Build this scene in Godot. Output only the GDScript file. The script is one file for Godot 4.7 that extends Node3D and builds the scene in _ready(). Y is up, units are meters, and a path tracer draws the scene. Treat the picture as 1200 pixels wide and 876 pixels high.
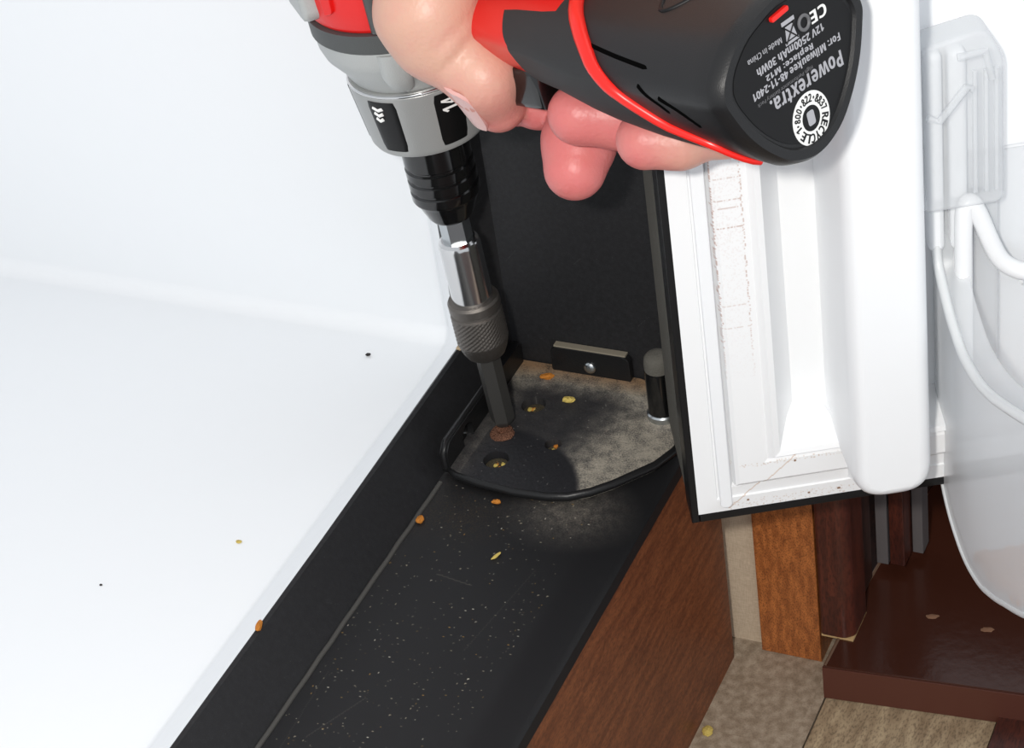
extends Node3D
# Close view of a small refrigerator's lower hinge bracket being unscrewed with a cordless screwdriver.
# All measures below are millimetres: x out of the front of the refrigerator, y up, z along the sill towards the camera.

const MM := 0.001
var org := Vector3.ZERO      # base of the thing being built (mm)
var used := {}
var noise := FastNoiseLite.new()
var rng := RandomNumberGenerator.new()


# ------------------------------------------------------------------ mesh builder
class Shape:
	var v := PackedVector3Array()
	var c := PackedColorArray()
	var uv := PackedVector2Array()

	func tri(a: Vector3, b: Vector3, d: Vector3) -> void:
		v.append(a); v.append(b); v.append(d)

	func quad(a: Vector3, b: Vector3, d: Vector3, e: Vector3) -> void:
		tri(a, b, d); tri(a, d, e)

	func loft(rings: Array, cap0 := true, cap1 := true, wrap := true) -> void:
		var n: int = rings[0].size()
		for k in rings.size() - 1:
			var p: PackedVector3Array = rings[k]
			var q: PackedVector3Array = rings[k + 1]
			for i in (n if wrap else n - 1):
				var j := (i + 1) % n
				quad(p[i], p[j], q[j], q[i])
		if cap0:
			fan(rings[0], true)
		if cap1:
			fan(rings[rings.size() - 1], false)

	func fan(r: PackedVector3Array, flip: bool) -> void:
		var nrm := Vector3.ZERO
		for i in r.size():
			nrm += r[i].cross(r[(i + 1) % r.size()])
		nrm = nrm.normalized()
		var ax := (r[1] - r[0]).normalized()
		if absf(ax.dot(nrm)) > 0.5 or ax == Vector3.ZERO:
			ax = nrm.cross(Vector3(0.3, 0.8, 0.5)).normalized()
		ax = (ax - nrm * ax.dot(nrm)).normalized()
		var ay := nrm.cross(ax)
		var flat := PackedVector2Array()
		for p in r:
			flat.append(Vector2(p.dot(ax), p.dot(ay)))
		var t := Geometry2D.triangulate_polygon(flat)
		for k in range(0, t.size(), 3):
			var a := flat[t[k]]
			var ccw := (flat[t[k + 1]] - a).cross(flat[t[k + 2]] - a) > 0.0
			if ccw != flip:
				tri(r[t[k]], r[t[k + 1]], r[t[k + 2]])
			else:
				tri(r[t[k]], r[t[k + 2]], r[t[k + 1]])

	static func inset(p: PackedVector2Array, d: float) -> PackedVector2Array:
		var out := PackedVector2Array()
		var n := p.size()
		var area := 0.0
		for i in n:
			area += p[i].cross(p[(i + 1) % n])
		var s := signf(area)
		for i in n:
			var e0 := (p[i] - p[(i + n - 1) % n]).normalized()
			var e1 := (p[(i + 1) % n] - p[i]).normalized()
			var n0 := Vector2(-e0.y, e0.x) * s
			var n1 := Vector2(-e1.y, e1.x) * s
			var m := (n0 + n1)
			m = m / maxf(m.length_squared() * 0.5, 0.35)
			out.append(p[i] + m * d)
		return out

	# a flat outline pushed along az from z0 to z1, its edges bevelled
	func prism(poly: PackedVector2Array, o: Vector3, ax: Vector3, ay: Vector3, az: Vector3, z0: float, z1: float, bev := 0.0) -> void:
		var rings := []
		var steps := [[z0, 0.0], [z1, 0.0]]
		if bev > 0.0:
			steps = [[z0, bev], [z0 + bev * 0.3, bev * 0.3], [z0 + bev, 0.0], [z1 - bev, 0.0], [z1 - bev * 0.3, bev * 0.3], [z1, bev]]
		for s in steps:
			var ring := PackedVector3Array()
			for p in (inset(poly, s[1]) if s[1] > 0.0 else poly):
				ring.append(o + ax * p.x + ay * p.y + az * s[0])
			rings.append(ring)
		loft(rings)

	func box(lo: Vector3, hi: Vector3, bev := 0.3, o := Vector3.ZERO, ax := Vector3.RIGHT, ay := Vector3.UP, az := Vector3.BACK) -> void:
		var p := PackedVector2Array([Vector2(lo.x, lo.y), Vector2(hi.x, lo.y), Vector2(hi.x, hi.y), Vector2(lo.x, hi.y)])
		prism(p, o, ax, ay, az, lo.z, hi.z, bev)

	# profile of (along, radius) turned about axis
	func lathe(prof: Array, o: Vector3, axis: Vector3, bx: Vector3, bz: Vector3, seg := 48) -> void:
		var rings := []
		for pr in prof:
			var ring := PackedVector3Array()
			for i in seg:
				var a := TAU * i / seg
				ring.append(o + axis * pr[0] + (bx * sin(a) + bz * cos(a)) * pr[1])
			rings.append(ring)
		loft(rings)

	func tube(path: Array, r: Array, seg := 12, flat := 1.0, up := Vector3.ZERO) -> void:
		var rings := []
		var side := Vector3.ZERO
		for i in path.size():
			var t: Vector3 = (path[mini(i + 1, path.size() - 1)] - path[maxi(i - 1, 0)]).normalized()
			if up != Vector3.ZERO:
				side = t.cross(up).normalized()
			elif i == 0:
				side = t.cross(Vector3(0.31, 0.77, 0.55)).normalized()
			else:
				side = (side - t * side.dot(t)).normalized()
			var o2 := side.cross(t)
			var ring := PackedVector3Array()
			var rr: float = r[mini(i, r.size() - 1)]
			for k in seg:
				var a := TAU * k / seg
				ring.append(path[i] + side * cos(a) * rr + o2 * sin(a) * rr * flat)
			rings.append(ring)
		loft(rings)

	func ball(o: Vector3, ax: Vector3, ay: Vector3, az: Vector3, wob := 0.0, sd := 0, nu := 10, nv := 7) -> void:
		var rings := []
		var nz := FastNoiseLite.new()
		nz.seed = sd
		nz.frequency = 0.9
		for j in range(1, nv):
			var ring := PackedVector3Array()
			for i in nu:
				var th := PI * j / nv
				var ph := TAU * i / nu
				var d := Vector3(sin(th) * cos(ph), cos(th), sin(th) * sin(ph))
				var k := 1.0 + wob * nz.get_noise_3dv(d * 1.5)
				ring.append(o + (ax * d.x + ay * d.y + az * d.z) * k)
			rings.append(ring)
		loft(rings)

	func flip() -> void:
		for k in range(0, v.size(), 3):
			var a := v[k + 1]
			v[k + 1] = v[k + 2]
			v[k + 2] = a
			if c.size():
				var q := c[k + 1]
				c[k + 1] = c[k + 2]
				c[k + 2] = q

	# facing ZERO: a closed body, turned outward by its volume; else an open sheet that looks that way
	func mesh(o: Vector3, crease := 38.0, facing := Vector3.ZERO, uvmap := []) -> ArrayMesh:
		var vol := 0.0
		for k in range(0, v.size(), 3):
			if facing == Vector3.ZERO:
				vol += (v[k] - v[0]).dot((v[k + 1] - v[0]).cross(v[k + 2] - v[0]))
			else:
				vol += (v[k + 1] - v[k]).cross(v[k + 2] - v[k]).dot(facing)
		if vol < 0.0:
			flip()
		var fn := PackedVector3Array()
		var un := PackedVector3Array()
		var at := {}
		for k in range(0, v.size(), 3):
			var nn := (v[k + 1] - v[k]).cross(v[k + 2] - v[k])
			fn.append(nn)
			un.append(nn.normalized())
			for m in 3:
				var key := Vector3i((v[k + m] * 500.0).round())
				if not at.has(key):
					at[key] = PackedInt32Array()
				at[key].append(k / 3)
		var lim := cos(deg_to_rad(crease))
		var pos := PackedVector3Array()
		var nor := PackedVector3Array()
		var col := PackedColorArray()
		var tex := PackedVector2Array()
		for k in range(0, v.size(), 3):
			if fn[k / 3].length_squared() < 1e-16:
				continue
			for m in [0, 2, 1]:
				var p := v[k + m]
				var s := Vector3.ZERO
				for f in at[Vector3i((p * 500.0).round())]:
					if un[f].dot(un[k / 3]) >= lim:
						s += fn[f]
				pos.append((p - o) * MM)
				nor.append(s.normalized() if s.length_squared() > 1e-18 else un[k / 3])
				if c.size():
					col.append(c[k + m])
				if uvmap.size() > 0:
					tex.append(Vector2((p - uvmap[0]).dot(uvmap[1]), (p - uvmap[0]).dot(uvmap[2])))
				elif uv.size():
					tex.append(uv[k + m])
		var arr := []
		arr.resize(Mesh.ARRAY_MAX)
		arr[Mesh.ARRAY_VERTEX] = pos
		arr[Mesh.ARRAY_NORMAL] = nor
		if col.size():
			arr[Mesh.ARRAY_COLOR] = col
		if tex.size():
			arr[Mesh.ARRAY_TEX_UV] = tex
		var am := ArrayMesh.new()
		am.add_surface_from_arrays(Mesh.PRIMITIVE_TRIANGLES, arr)
		return am


# ------------------------------------------------------------------ scene helpers
func numbered(n: String) -> String:
	if not used.has(n):
		used[n] = 0
		return n
	used[n] += 1
	return "%s_%03d" % [n, used[n]]

func tag(o: Node3D, label: String, category := "", group := "") -> Node3D:
	o.set_meta("label", label)
	if category: o.set_meta("category", category)
	if group: o.set_meta("group", group)
	return o

func thing(called: String, at: Vector3, label: String, category: String, group := "") -> Node3D:
	var o := Node3D.new()
	o.name = numbered(called)
	o.position = at * MM
	org = at
	add_child(o)
	return tag(o, label, category, group)

# one named mesh: a part when it has a parent, else a thing whose base is `at`
func put(called: String, s: Shape, m: Material, parent: Node3D = null, crease := 38.0, facing := Vector3.ZERO, uvmap := []) -> MeshInstance3D:
	var o := MeshInstance3D.new()
	o.mesh = s.mesh(org, crease, facing, uvmap)
	o.material_override = m
	if parent:
		o.name = called
		parent.add_child(o, true)
	else:
		o.name = numbered(called)
		o.position = org * MM
		add_child(o)
	return o

func structure(called: String, s: Shape, m: Material, facing := Vector3.ZERO) -> MeshInstance3D:
	org = Vector3.ZERO
	var o := put(called, s, m, null, 38.0, facing)
	o.set_meta("kind", "structure")
	return o

# flat lettering: right and up along the given directions, scaled to a width in mm
func letters(called: String, text: String, o: Vector3, right: Vector3, up: Vector3, height: float, width: float, m: Material, parent: Node3D, bold := true) -> MeshInstance3D:
	var f := SystemFont.new()
	f.font_names = PackedStringArray(["Droid Sans"])
	f.font_weight = 700 if bold else 400
	var t := TextMesh.new()
	t.text = text
	t.font = f
	t.font_size = 32
	t.pixel_size = 0.01
	t.depth = 0.02
	height *= text_scale
	width *= text_scale
	var box := t.get_aabb()
	var n := MeshInstance3D.new()
	n.mesh = t
	n.material_override = m
	n.name = called
	var sx := width / maxf(box.size.x, 1e-4) * MM
	var sy := height / maxf(box.size.y, 1e-4) * MM
	var b := Basis(right * sx, up * sy, right.cross(up) * 0.006)
	n.transform = Transform3D(b, (o - org) * MM - b * Vector3(box.get_center().x, box.get_center().y, 0.0))
	parent.add_child(n, true)
	return n

func rounded(pts: Array, r: float, n := 5) -> PackedVector2Array:
	var out := PackedVector2Array()
	for i in pts.size():
		var p: Vector2 = pts[i]
		var a: Vector2 = pts[(i + pts.size() - 1) % pts.size()]
		var b: Vector2 = pts[(i + 1) % pts.size()]
		var k := minf(r, 0.45 * minf(p.distance_to(a), p.distance_to(b)))
		var p0 := p + (a - p).normalized() * k
		var p1 := p + (b - p).normalized() * k
		for j in n + 1:
			var t := float(j) / n
			out.append(p0.lerp(p, t).lerp(p.lerp(p1, t), t))
	return out

func circle(o: Vector2, r: float, n := 20) -> PackedVector2Array:
	var out := PackedVector2Array()
	for i in n:
		out.append(o + Vector2(cos(TAU * i / n), sin(TAU * i / n)) * r)
	return out

# joins holes to an outline through hair-thin slits, so that it can be triangulated in one piece
func pierced(outline: PackedVector2Array, holes: Array) -> PackedVector2Array:
	var poly := outline
	if Geometry2D.is_polygon_clockwise(poly):
		poly.reverse()
	for h0 in holes:
		var h: PackedVector2Array = h0
		if not Geometry2D.is_polygon_clockwise(h):
			h.reverse()
		var best := 1e9
		var bi := 0
		var bj := 0
		for i in poly.size():
			for j in h.size():
				var dd := poly[i].distance_squared_to(h[j])
				if dd < best:
					best = dd; bi = i; bj = j
		var gap := 0.004
		var dir := (h[bj] - poly[bi]).normalized()
		var side := Vector2(dir.y, -dir.x) * gap
		var out := PackedVector2Array()
		for i in bi + 1:
			out.append(poly[i])
		for k in h.size() + 1:
			out.append(h[(bj + k) % h.size()] + (side if k == h.size() else Vector2.ZERO))
		out.append(poly[bi] + side)
		for i in range(bi + 1, poly.size()):
			out.append(poly[i])
		poly = out
	return poly

func mat(c: Color, rough := 0.6, metal := 0.0, spec := 0.5) -> StandardMaterial3D:
	var m := StandardMaterial3D.new()
	m.albedo_color = c
	m.roughness = rough
	m.metallic = metal
	m.metallic_specular = spec
	return m

func relief(m: StandardMaterial3D, t: Texture2D, scale: float, cm: float) -> StandardMaterial3D:
	m.heightmap_enabled = true
	m.heightmap_texture = t
	m.heightmap_scale = cm
	m.uv1_triplanar = true
	m.uv1_world_triplanar = true
	m.uv1_scale = Vector3.ONE * scale
	return m

func noise_tex(freq: float, size := 256, sd := 1, oct := 4) -> NoiseTexture2D:
	var n := FastNoiseLite.new()
	n.seed = sd
	n.frequency = freq
	n.fractal_octaves = oct
	var t := NoiseTexture2D.new()
	t.width = size; t.height = size
	t.seamless = true
	t.noise = n
	return t

func wood_tex(dark: Color, light: Color, sd: int, stretch := 14.0, pores := 0.35, size := 320, across := false) -> ImageTexture:
	var n := FastNoiseLite.new()
	n.seed = sd
	n.frequency = 0.05
	n.fractal_octaves = 4
	var im := Image.create(size, size, false, Image.FORMAT_RGB8)
	for y in size:
		for x in size:
			var a := n.get_noise_2d(x * 1.2, y / stretch * 1.6)
			var b := n.get_noise_2d(x * 7.0 + 900.0, y * 7.0 / stretch * 2.2 + 300.0)
			var k := clampf(0.5 + a * 0.9 + b * 0.35, 0.0, 1.0)
			var col := dark.lerp(light, k)
			if b < -0.22:
				col = col.lerp(dark.darkened(0.55), pores)
			im.set_pixel(y if across else x, x if across else y, col)
	return ImageTexture.create_from_image(im)

func textured(t: Texture2D, rough: float, scale := Vector3.ONE, tri := true) -> StandardMaterial3D:
	var m := StandardMaterial3D.new()
	m.albedo_texture = t
	m.roughness = rough
	if tri:
		m.uv1_triplanar = true
		m.uv1_world_triplanar = true
		m.uv1_scale = scale
	return m


# ------------------------------------------------------------------ the scene
func _ready() -> void:
	rng.seed = 7
	noise.seed = 5
	noise.frequency = 0.08
	stage()
	materials()
	build_floor()
	build_cabinet()
	build_fridge()
	build_bracket()
	build_board()
	build_bin()
	build_screwdriver()
	build_bit()
	build_hand()
	build_crumbs()


func stage() -> void:
	var cam := Camera3D.new()
	cam.name = "camera"
	cam.fov = 18.5082
	cam.near = 0.02
	cam.far = 20.0
	var cx := Vector3(0.90677622, -0.12516333, -0.4026053)
	var cy := Vector3(-0.14825401, 0.79927632, -0.58239)
	var cf := Vector3(-0.39468676, -0.58778525, -0.7062088)
	var eye := Vector3(230.464, 357.867, 403.346)
	cam.transform = Transform3D(Basis(cx, cy, -cf), eye * MM)
	add_child(cam)
	cam.current = true
	var env := Environment.new()
	env.background_mode = Environment.BG_COLOR
	env.background_color = Color(0.945, 0.962, 0.985)
	env.background_energy_multiplier = 0.81
	env.tonemap_mode = Environment.TONE_MAPPER_LINEAR
	env.tonemap_exposure = 1.0
	env.sdfgi_enabled = true
	env.ssao_enabled = true
	env.ssil_enabled = true
	var we := WorldEnvironment.new()
	we.name = "surroundings"
	we.environment = env
	add_child(we)
	var flash := OmniLight3D.new()      # the camera's flash, just up and left of the lens
	flash.name = "flash_light"
	flash.position = (eye + cx * -40.0 + cy * 16.0 + cf * 10.0) * MM
	flash.light_color = Color(1.0, 0.985, 0.96)
	flash.light_energy = 0.176
	flash.light_size = 0.008
	flash.omni_range = 10.0
	flash.omni_attenuation = 2.0
	flash.shadow_enabled = true
	add_child(flash)


var M := {}
var text_scale := 1.0

func materials() -> void:
	var fine := noise_tex(0.16, 256, 3, 3)
	var soft := noise_tex(0.03, 256, 9, 4)
	M.fine = fine
	M.liner = relief(mat(Color(0.93, 0.94, 0.95), 0.16, 0.0, 0.5), soft, 12.0, 0.004)
	M.door_white = relief(mat(Color(0.95, 0.957, 0.965), 0.35), soft, 20.0, 0.004)
	M.black_paint = relief(mat(Color(0.115, 0.115, 0.12), 0.55, 0.0, 0.45), fine, 60.0, 0.012)
	M.upright = textured(speckle_tex(), 0.55, Vector3(16, 16, 16))
	M.upright.metallic_specular = 0.45
	M.black_trim = relief(mat(Color(0.10, 0.10, 0.103), 0.36, 0.0, 0.4), fine, 30.0, 0.004)
	M.dusty_trim = relief(mat(Color(0.37, 0.36, 0.335), 0.8, 0.0, 0.3), fine, 45.0, 0.02)
	M.steel = mat(Color(0.75, 0.77, 0.78), 0.28, 1.0)
	M.chrome = mat(Color(0.85, 0.85, 0.85), 0.16, 1.0)
	M.knurled = relief(mat(Color(0.44, 0.42, 0.40), 0.42, 0.9), fine, 200.0, 0.006)
	M.bit_steel = mat(Color(0.30, 0.295, 0.285), 0.5, 0.6)
	M.gloss_black = mat(Color(0.045, 0.045, 0.047), 0.12, 0.0, 0.6)
	M.rubber = relief(mat(Color(0.155, 0.155, 0.16), 0.62, 0.0, 0.45), fine, 70.0, 0.006)
	M.battery_black = relief(mat(Color(0.095, 0.095, 0.10), 0.42, 0.0, 0.45), fine, 80.0, 0.004)
	M.groove = mat(Color(0.02, 0.02, 0.02), 0.9, 0.0, 0.1)
	M.face_black = mat(Color(0.075, 0.075, 0.08), 0.45, 0.0, 0.35)
	M.red = relief(mat(Color(0.86, 0.10, 0.09), 0.3), fine, 60.0, 0.003)
	M.red_trim = mat(Color(0.9, 0.13, 0.10), 0.28)
	M.gearcase = relief(mat(Color(0.70, 0.71, 0.705), 0.45, 0.25), fine, 60.0, 0.006)
	M.clutch = relief(mat(Color(0.63, 0.635, 0.63), 0.36, 0.3), fine, 60.0, 0.004)
	M.ring = relief(mat(Color(0.29, 0.30, 0.30), 0.5), fine, 70.0, 0.005)
	M.inlay = mat(Color(0.035, 0.035, 0.038), 0.35, 0.0, 0.4)
	M.print_white = mat(Color(0.93, 0.93, 0.92), 0.5)
	M.print_grey = mat(Color(0.66, 0.66, 0.68), 0.55)
	M.print_dim = mat(Color(0.38, 0.38, 0.39), 0.55)
	M.rust = relief(mat(Color(0.52, 0.36, 0.28), 0.65, 0.5), fine, 60.0, 0.16)
	M.grime = relief(mat(Color(0.30, 0.27, 0.2), 0.85, 0.1), fine, 90.0, 0.06)
	M.crumb = relief(mat(Color(0.80, 0.50, 0.16), 0.6), fine, 150.0, 0.03)
	M.crumb_pale = relief(mat(Color(0.86, 0.76, 0.40), 0.6), fine, 150.0, 0.03)
	M.speck = mat(Color(0.12, 0.10, 0.09), 0.7)
	var clear := mat(Color(0.94, 0.95, 0.96, 0.58), 0.32)
	clear.transparency = BaseMaterial3D.TRANSPARENCY_ALPHA
	M.frosted = clear
	var clear2 := mat(Color(0.90, 0.91, 0.92, 0.34), 0.3)
	clear2.transparency = BaseMaterial3D.TRANSPARENCY_ALPHA
	M.clear_thick = clear2
	M.clear_thin = mat(Color(0.95, 0.96, 0.97, 0.12), 0.12)
	M.clear_thin.transparency = BaseMaterial3D.TRANSPARENCY_ALPHA
	M.clear_rim = mat(Color(0.93, 0.94, 0.945, 0.80), 0.28)
	M.clear_rim.transparency = BaseMaterial3D.TRANSPARENCY_ALPHA
	M.wire = mat(Color(0.95, 0.955, 0.96), 0.3)
	M.oak = textured(wood_tex(Color(0.40, 0.215, 0.125), Color(0.53, 0.31, 0.185), 11, 8.0, 0.3, 320, true), 0.45, Vector3(16, 16, 16))
	M.stile = textured(wood_tex(Color(0.56, 0.32, 0.16), Color(0.74, 0.45, 0.235), 12, 5.0, 0.4), 0.42, Vector3(22, 22, 22))
	M.dark_wood = textured(wood_tex(Color(0.25, 0.115, 0.085), Color(0.35, 0.165, 0.115), 13), 0.4, Vector3(16, 16, 16))
	M.brown_gloss = relief(mat(Color(0.245, 0.125, 0.085), 0.2, 0.0, 0.5), soft, 30.0, 0.003)
	M.brown_edge = mat(Color(0.33, 0.175, 0.13), 0.5)
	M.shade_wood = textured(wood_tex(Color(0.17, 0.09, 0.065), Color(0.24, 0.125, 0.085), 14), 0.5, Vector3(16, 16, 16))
	M.grey_metal = mat(Color(0.42, 0.40, 0.40), 0.5, 0.2)
	M.raw_edge = mat(Color(0.72, 0.6, 0.42), 0.8)
	M.linen = textured(linen_tex(), 0.8, Vector3(25, 25, 25))
	var plank_a := wood_tex(Color(0.54, 0.475, 0.40), Color(0.68, 0.62, 0.545), 21, 1.4, 0.12)
	var plank_b := wood_tex(Color(0.56, 0.48, 0.38), Color(0.72, 0.64, 0.52), 22, 7.0, 0.25)
	M.plank_a = textured(plank_a, 0.6, Vector3(14, 14, 14))
	M.plank_b = textured(plank_b, 0.6, Vector3(14, 14, 14))


func speckle_tex() -> ImageTexture:
	var n := 512
	var im := Image.create(n, n, false, Image.FORMAT_RGB8)
	for y in n:
		for x in n:
			var k := 1.0 + 0.55 * noise.get_noise_2d(x * 9.0, y * 9.0) + 0.25 * noise.get_noise_2d(x * 0.8 + 40.0, y * 0.8)
			im.set_pixel(x, y, Color(0.122 * k, 0.122 * k, 0.130 * k))
	for k in 150:
		var x := rng.randi_range(1, n - 3)
		var y := rng.randi_range(1, n - 3)
		im.set_pixel(x, y, Color(0.122, 0.122, 0.13).lerp(Color(0.6, 0.58, 0.55), rng.randf_range(0.1, 0.6)))
	for k in 5:
		var p := Vector2(rng.randf_range(60, n - 60), rng.randf_range(60, n - 60))
		var d := Vector2.from_angle(rng.randf_range(-1.2, -0.5))
		for j in rng.randi_range(15, 60):
			if rng.randf() < 0.5:
				var q := p + d * j
				im.set_pixel(clampi(int(q.x), 0, n - 1), clampi(int(q.y), 0, n - 1), Color(0.27, 0.27, 0.27))
	return ImageTexture.create_from_image(im)


func linen_tex() -> ImageTexture:
	var im := Image.create(256, 256, false, Image.FORMAT_RGB8)
	for y in 256:
		for x in 256:
			var k := 0.5 + 0.35 * noise.get_noise_2d(x * 9.0, y * 0.5) + 0.35 * noise.get_noise_2d(x * 0.5 + 500.0, y * 9.0)
			im.set_pixel(x, y, Color(0.68, 0.60, 0.51).lerp(Color(0.86, 0.79, 0.69), clampf(k, 0.0, 1.0)))
	return ImageTexture.create_from_image(im)


# ------------------------------------------------------------------ floor, cabinet, board
func build_floor() -> void:
	var s := Shape.new()
	s.box(Vector3(-20, -104, -130), Vector3(330, -92, 330), 0.2)
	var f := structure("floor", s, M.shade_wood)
	var a := Shape.new()
	a.box(Vector3(30, -92, -60), Vector3(74.2, -90, 120), 0.25)
	put("plank", a, M.plank_a, f)
	var b := Shape.new()
	b.box(Vector3(74.7, -92, -60), Vector3(120.3, -90.05, 120), 0.25)
	put("plank", b, M.plank_b, f)
	var c := Shape.new()
	c.box(Vector3(120.9, -92, -60), Vector3(250, -90.05, 120), 0.25)
	put("plank", c, M.plank_a, f)
	org = Vector3(121, -90, -14)
	var d := Shape.new()
	d.box(Vector3(121.2, -90, -27), Vector3(230, -87.5, 90), 0.6)
	var st := put("threshold", d, M.dark_wood)
	tag(st, "dark reddish wooden strip on the floor at the lower right corner", "strip")


func build_cabinet() -> void:
	var t := thing("cabinet", Vector3(45, -90, -20), "brown wooden cabinet under and behind the black sill with an open front corner", "cabinet")
	var s := Shape.new()
	s.box(Vector3(33.5, -90, -29), Vector3(45.4, -6.2, 330), 0.5)
	tag(put("face_panel", s, M.oak, t), "brown wood grain panel below the black sill")
	s = Shape.new()
	s.box(Vector3(36, -90, -44), Vector3(51.4, -2, -36), 0.2)
	tag(put("filler_strip", s, M.linen, t), "narrow grey beige filler strip with a linen pattern")
	s = Shape.new()
	s.box(Vector3(51.9, -90, -48), Vector3(69.4, 2, -33.2), 0.5)
	tag(put("stile", s, M.stile, t), "orange brown wooden stile")
	s = Shape.new()
	s.prism(rounded([Vector2(70.2, -44), Vector2(79.6, -44), Vector2(79.6, -33.4), Vector2(77.0, -31.4), Vector2(70.2, -31.4)], 1.2), Vector3.ZERO, Vector3.RIGHT, Vector3.BACK, Vector3.UP, -77.4, 2.0, 0.3)
	var ds := put("door_stile", s, M.dark_wood, t)
	ds.set_meta("label", "dark red brown stile with a rounded corner")
	s = Shape.new()
	s.box(Vector3(70.4, -78.1, -43.8), Vector3(79.4, -77.4, -31.6), 0.1)
	put("raw_edge", s, M.raw_edge, ds)
	s = Shape.new()
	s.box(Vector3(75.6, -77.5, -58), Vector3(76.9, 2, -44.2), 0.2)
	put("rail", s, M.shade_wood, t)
	s = Shape.new()
	s.box(Vector3(77.3, -75, -70), Vector3(80.6, 2, -61), 0.3)
	tag(put("hinge_leaf", s, M.grey_metal, t), "grey metal strip in the shaded recess")
	s = Shape.new()
	s.box(Vector3(81.0, -75, -70), Vector3(85.2, 2, -61.5), 0.3)
	put("rail", s, M.dark_wood, t)
	s = Shape.new()
	s.box(Vector3(85.6, -75, -74), Vector3(88.6, 2, -68), 0.3)
	put("rail", s, M.grey_metal, t)
	s = Shape.new()
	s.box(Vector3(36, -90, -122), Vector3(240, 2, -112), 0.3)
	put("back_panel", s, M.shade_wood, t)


func build_board() -> void:
	org = Vector3(110, -89.9, -40)
	var s := Shape.new()
	var o := PackedVector2Array([Vector2(74.2, -20.4), Vector2(250, -36.5), Vector2(250, -110), Vector2(83, -110), Vector2(81.0, -97), Vector2(77.3, -71.7), Vector2(75.6, -52.5)])
	s.prism(o, Vector3.ZERO, Vector3.RIGHT, Vector3.BACK, Vector3.UP, -89.9, -78.0, 0.5)
	var b := put("shelf_board", s, M.brown_gloss)
	tag(b, "glossy dark brown board lying on the floor below the open refrigerator door", "board")
	s = Shape.new()
	s.prism(PackedVector2Array([Vector2(74.3, -20.45), Vector2(250, -36.55), Vector2(250, -36.1), Vector2(74.3, -20.0)]), Vector3.ZERO, Vector3.RIGHT, Vector3.BACK, Vector3.UP, -89.6, -78.5, 0.1)
	put("edge_band", s, M.brown_edge, b)
	s = Shape.new()
	var path := []
	for p in [Vector2(74.3, -20.8), Vector2(75.6, -52.5), Vector2(77.3, -71.7), Vector2(81.0, -97)]:
		path.append(Vector3(p.x + 0.5, -78.2, p.y))
	s.tube(smooth(path, 8), [0.45, 0.5], 8)
	put("worn_edge", s, mat(Color(0.40, 0.30, 0.23), 0.75), b, 60.0)


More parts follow.
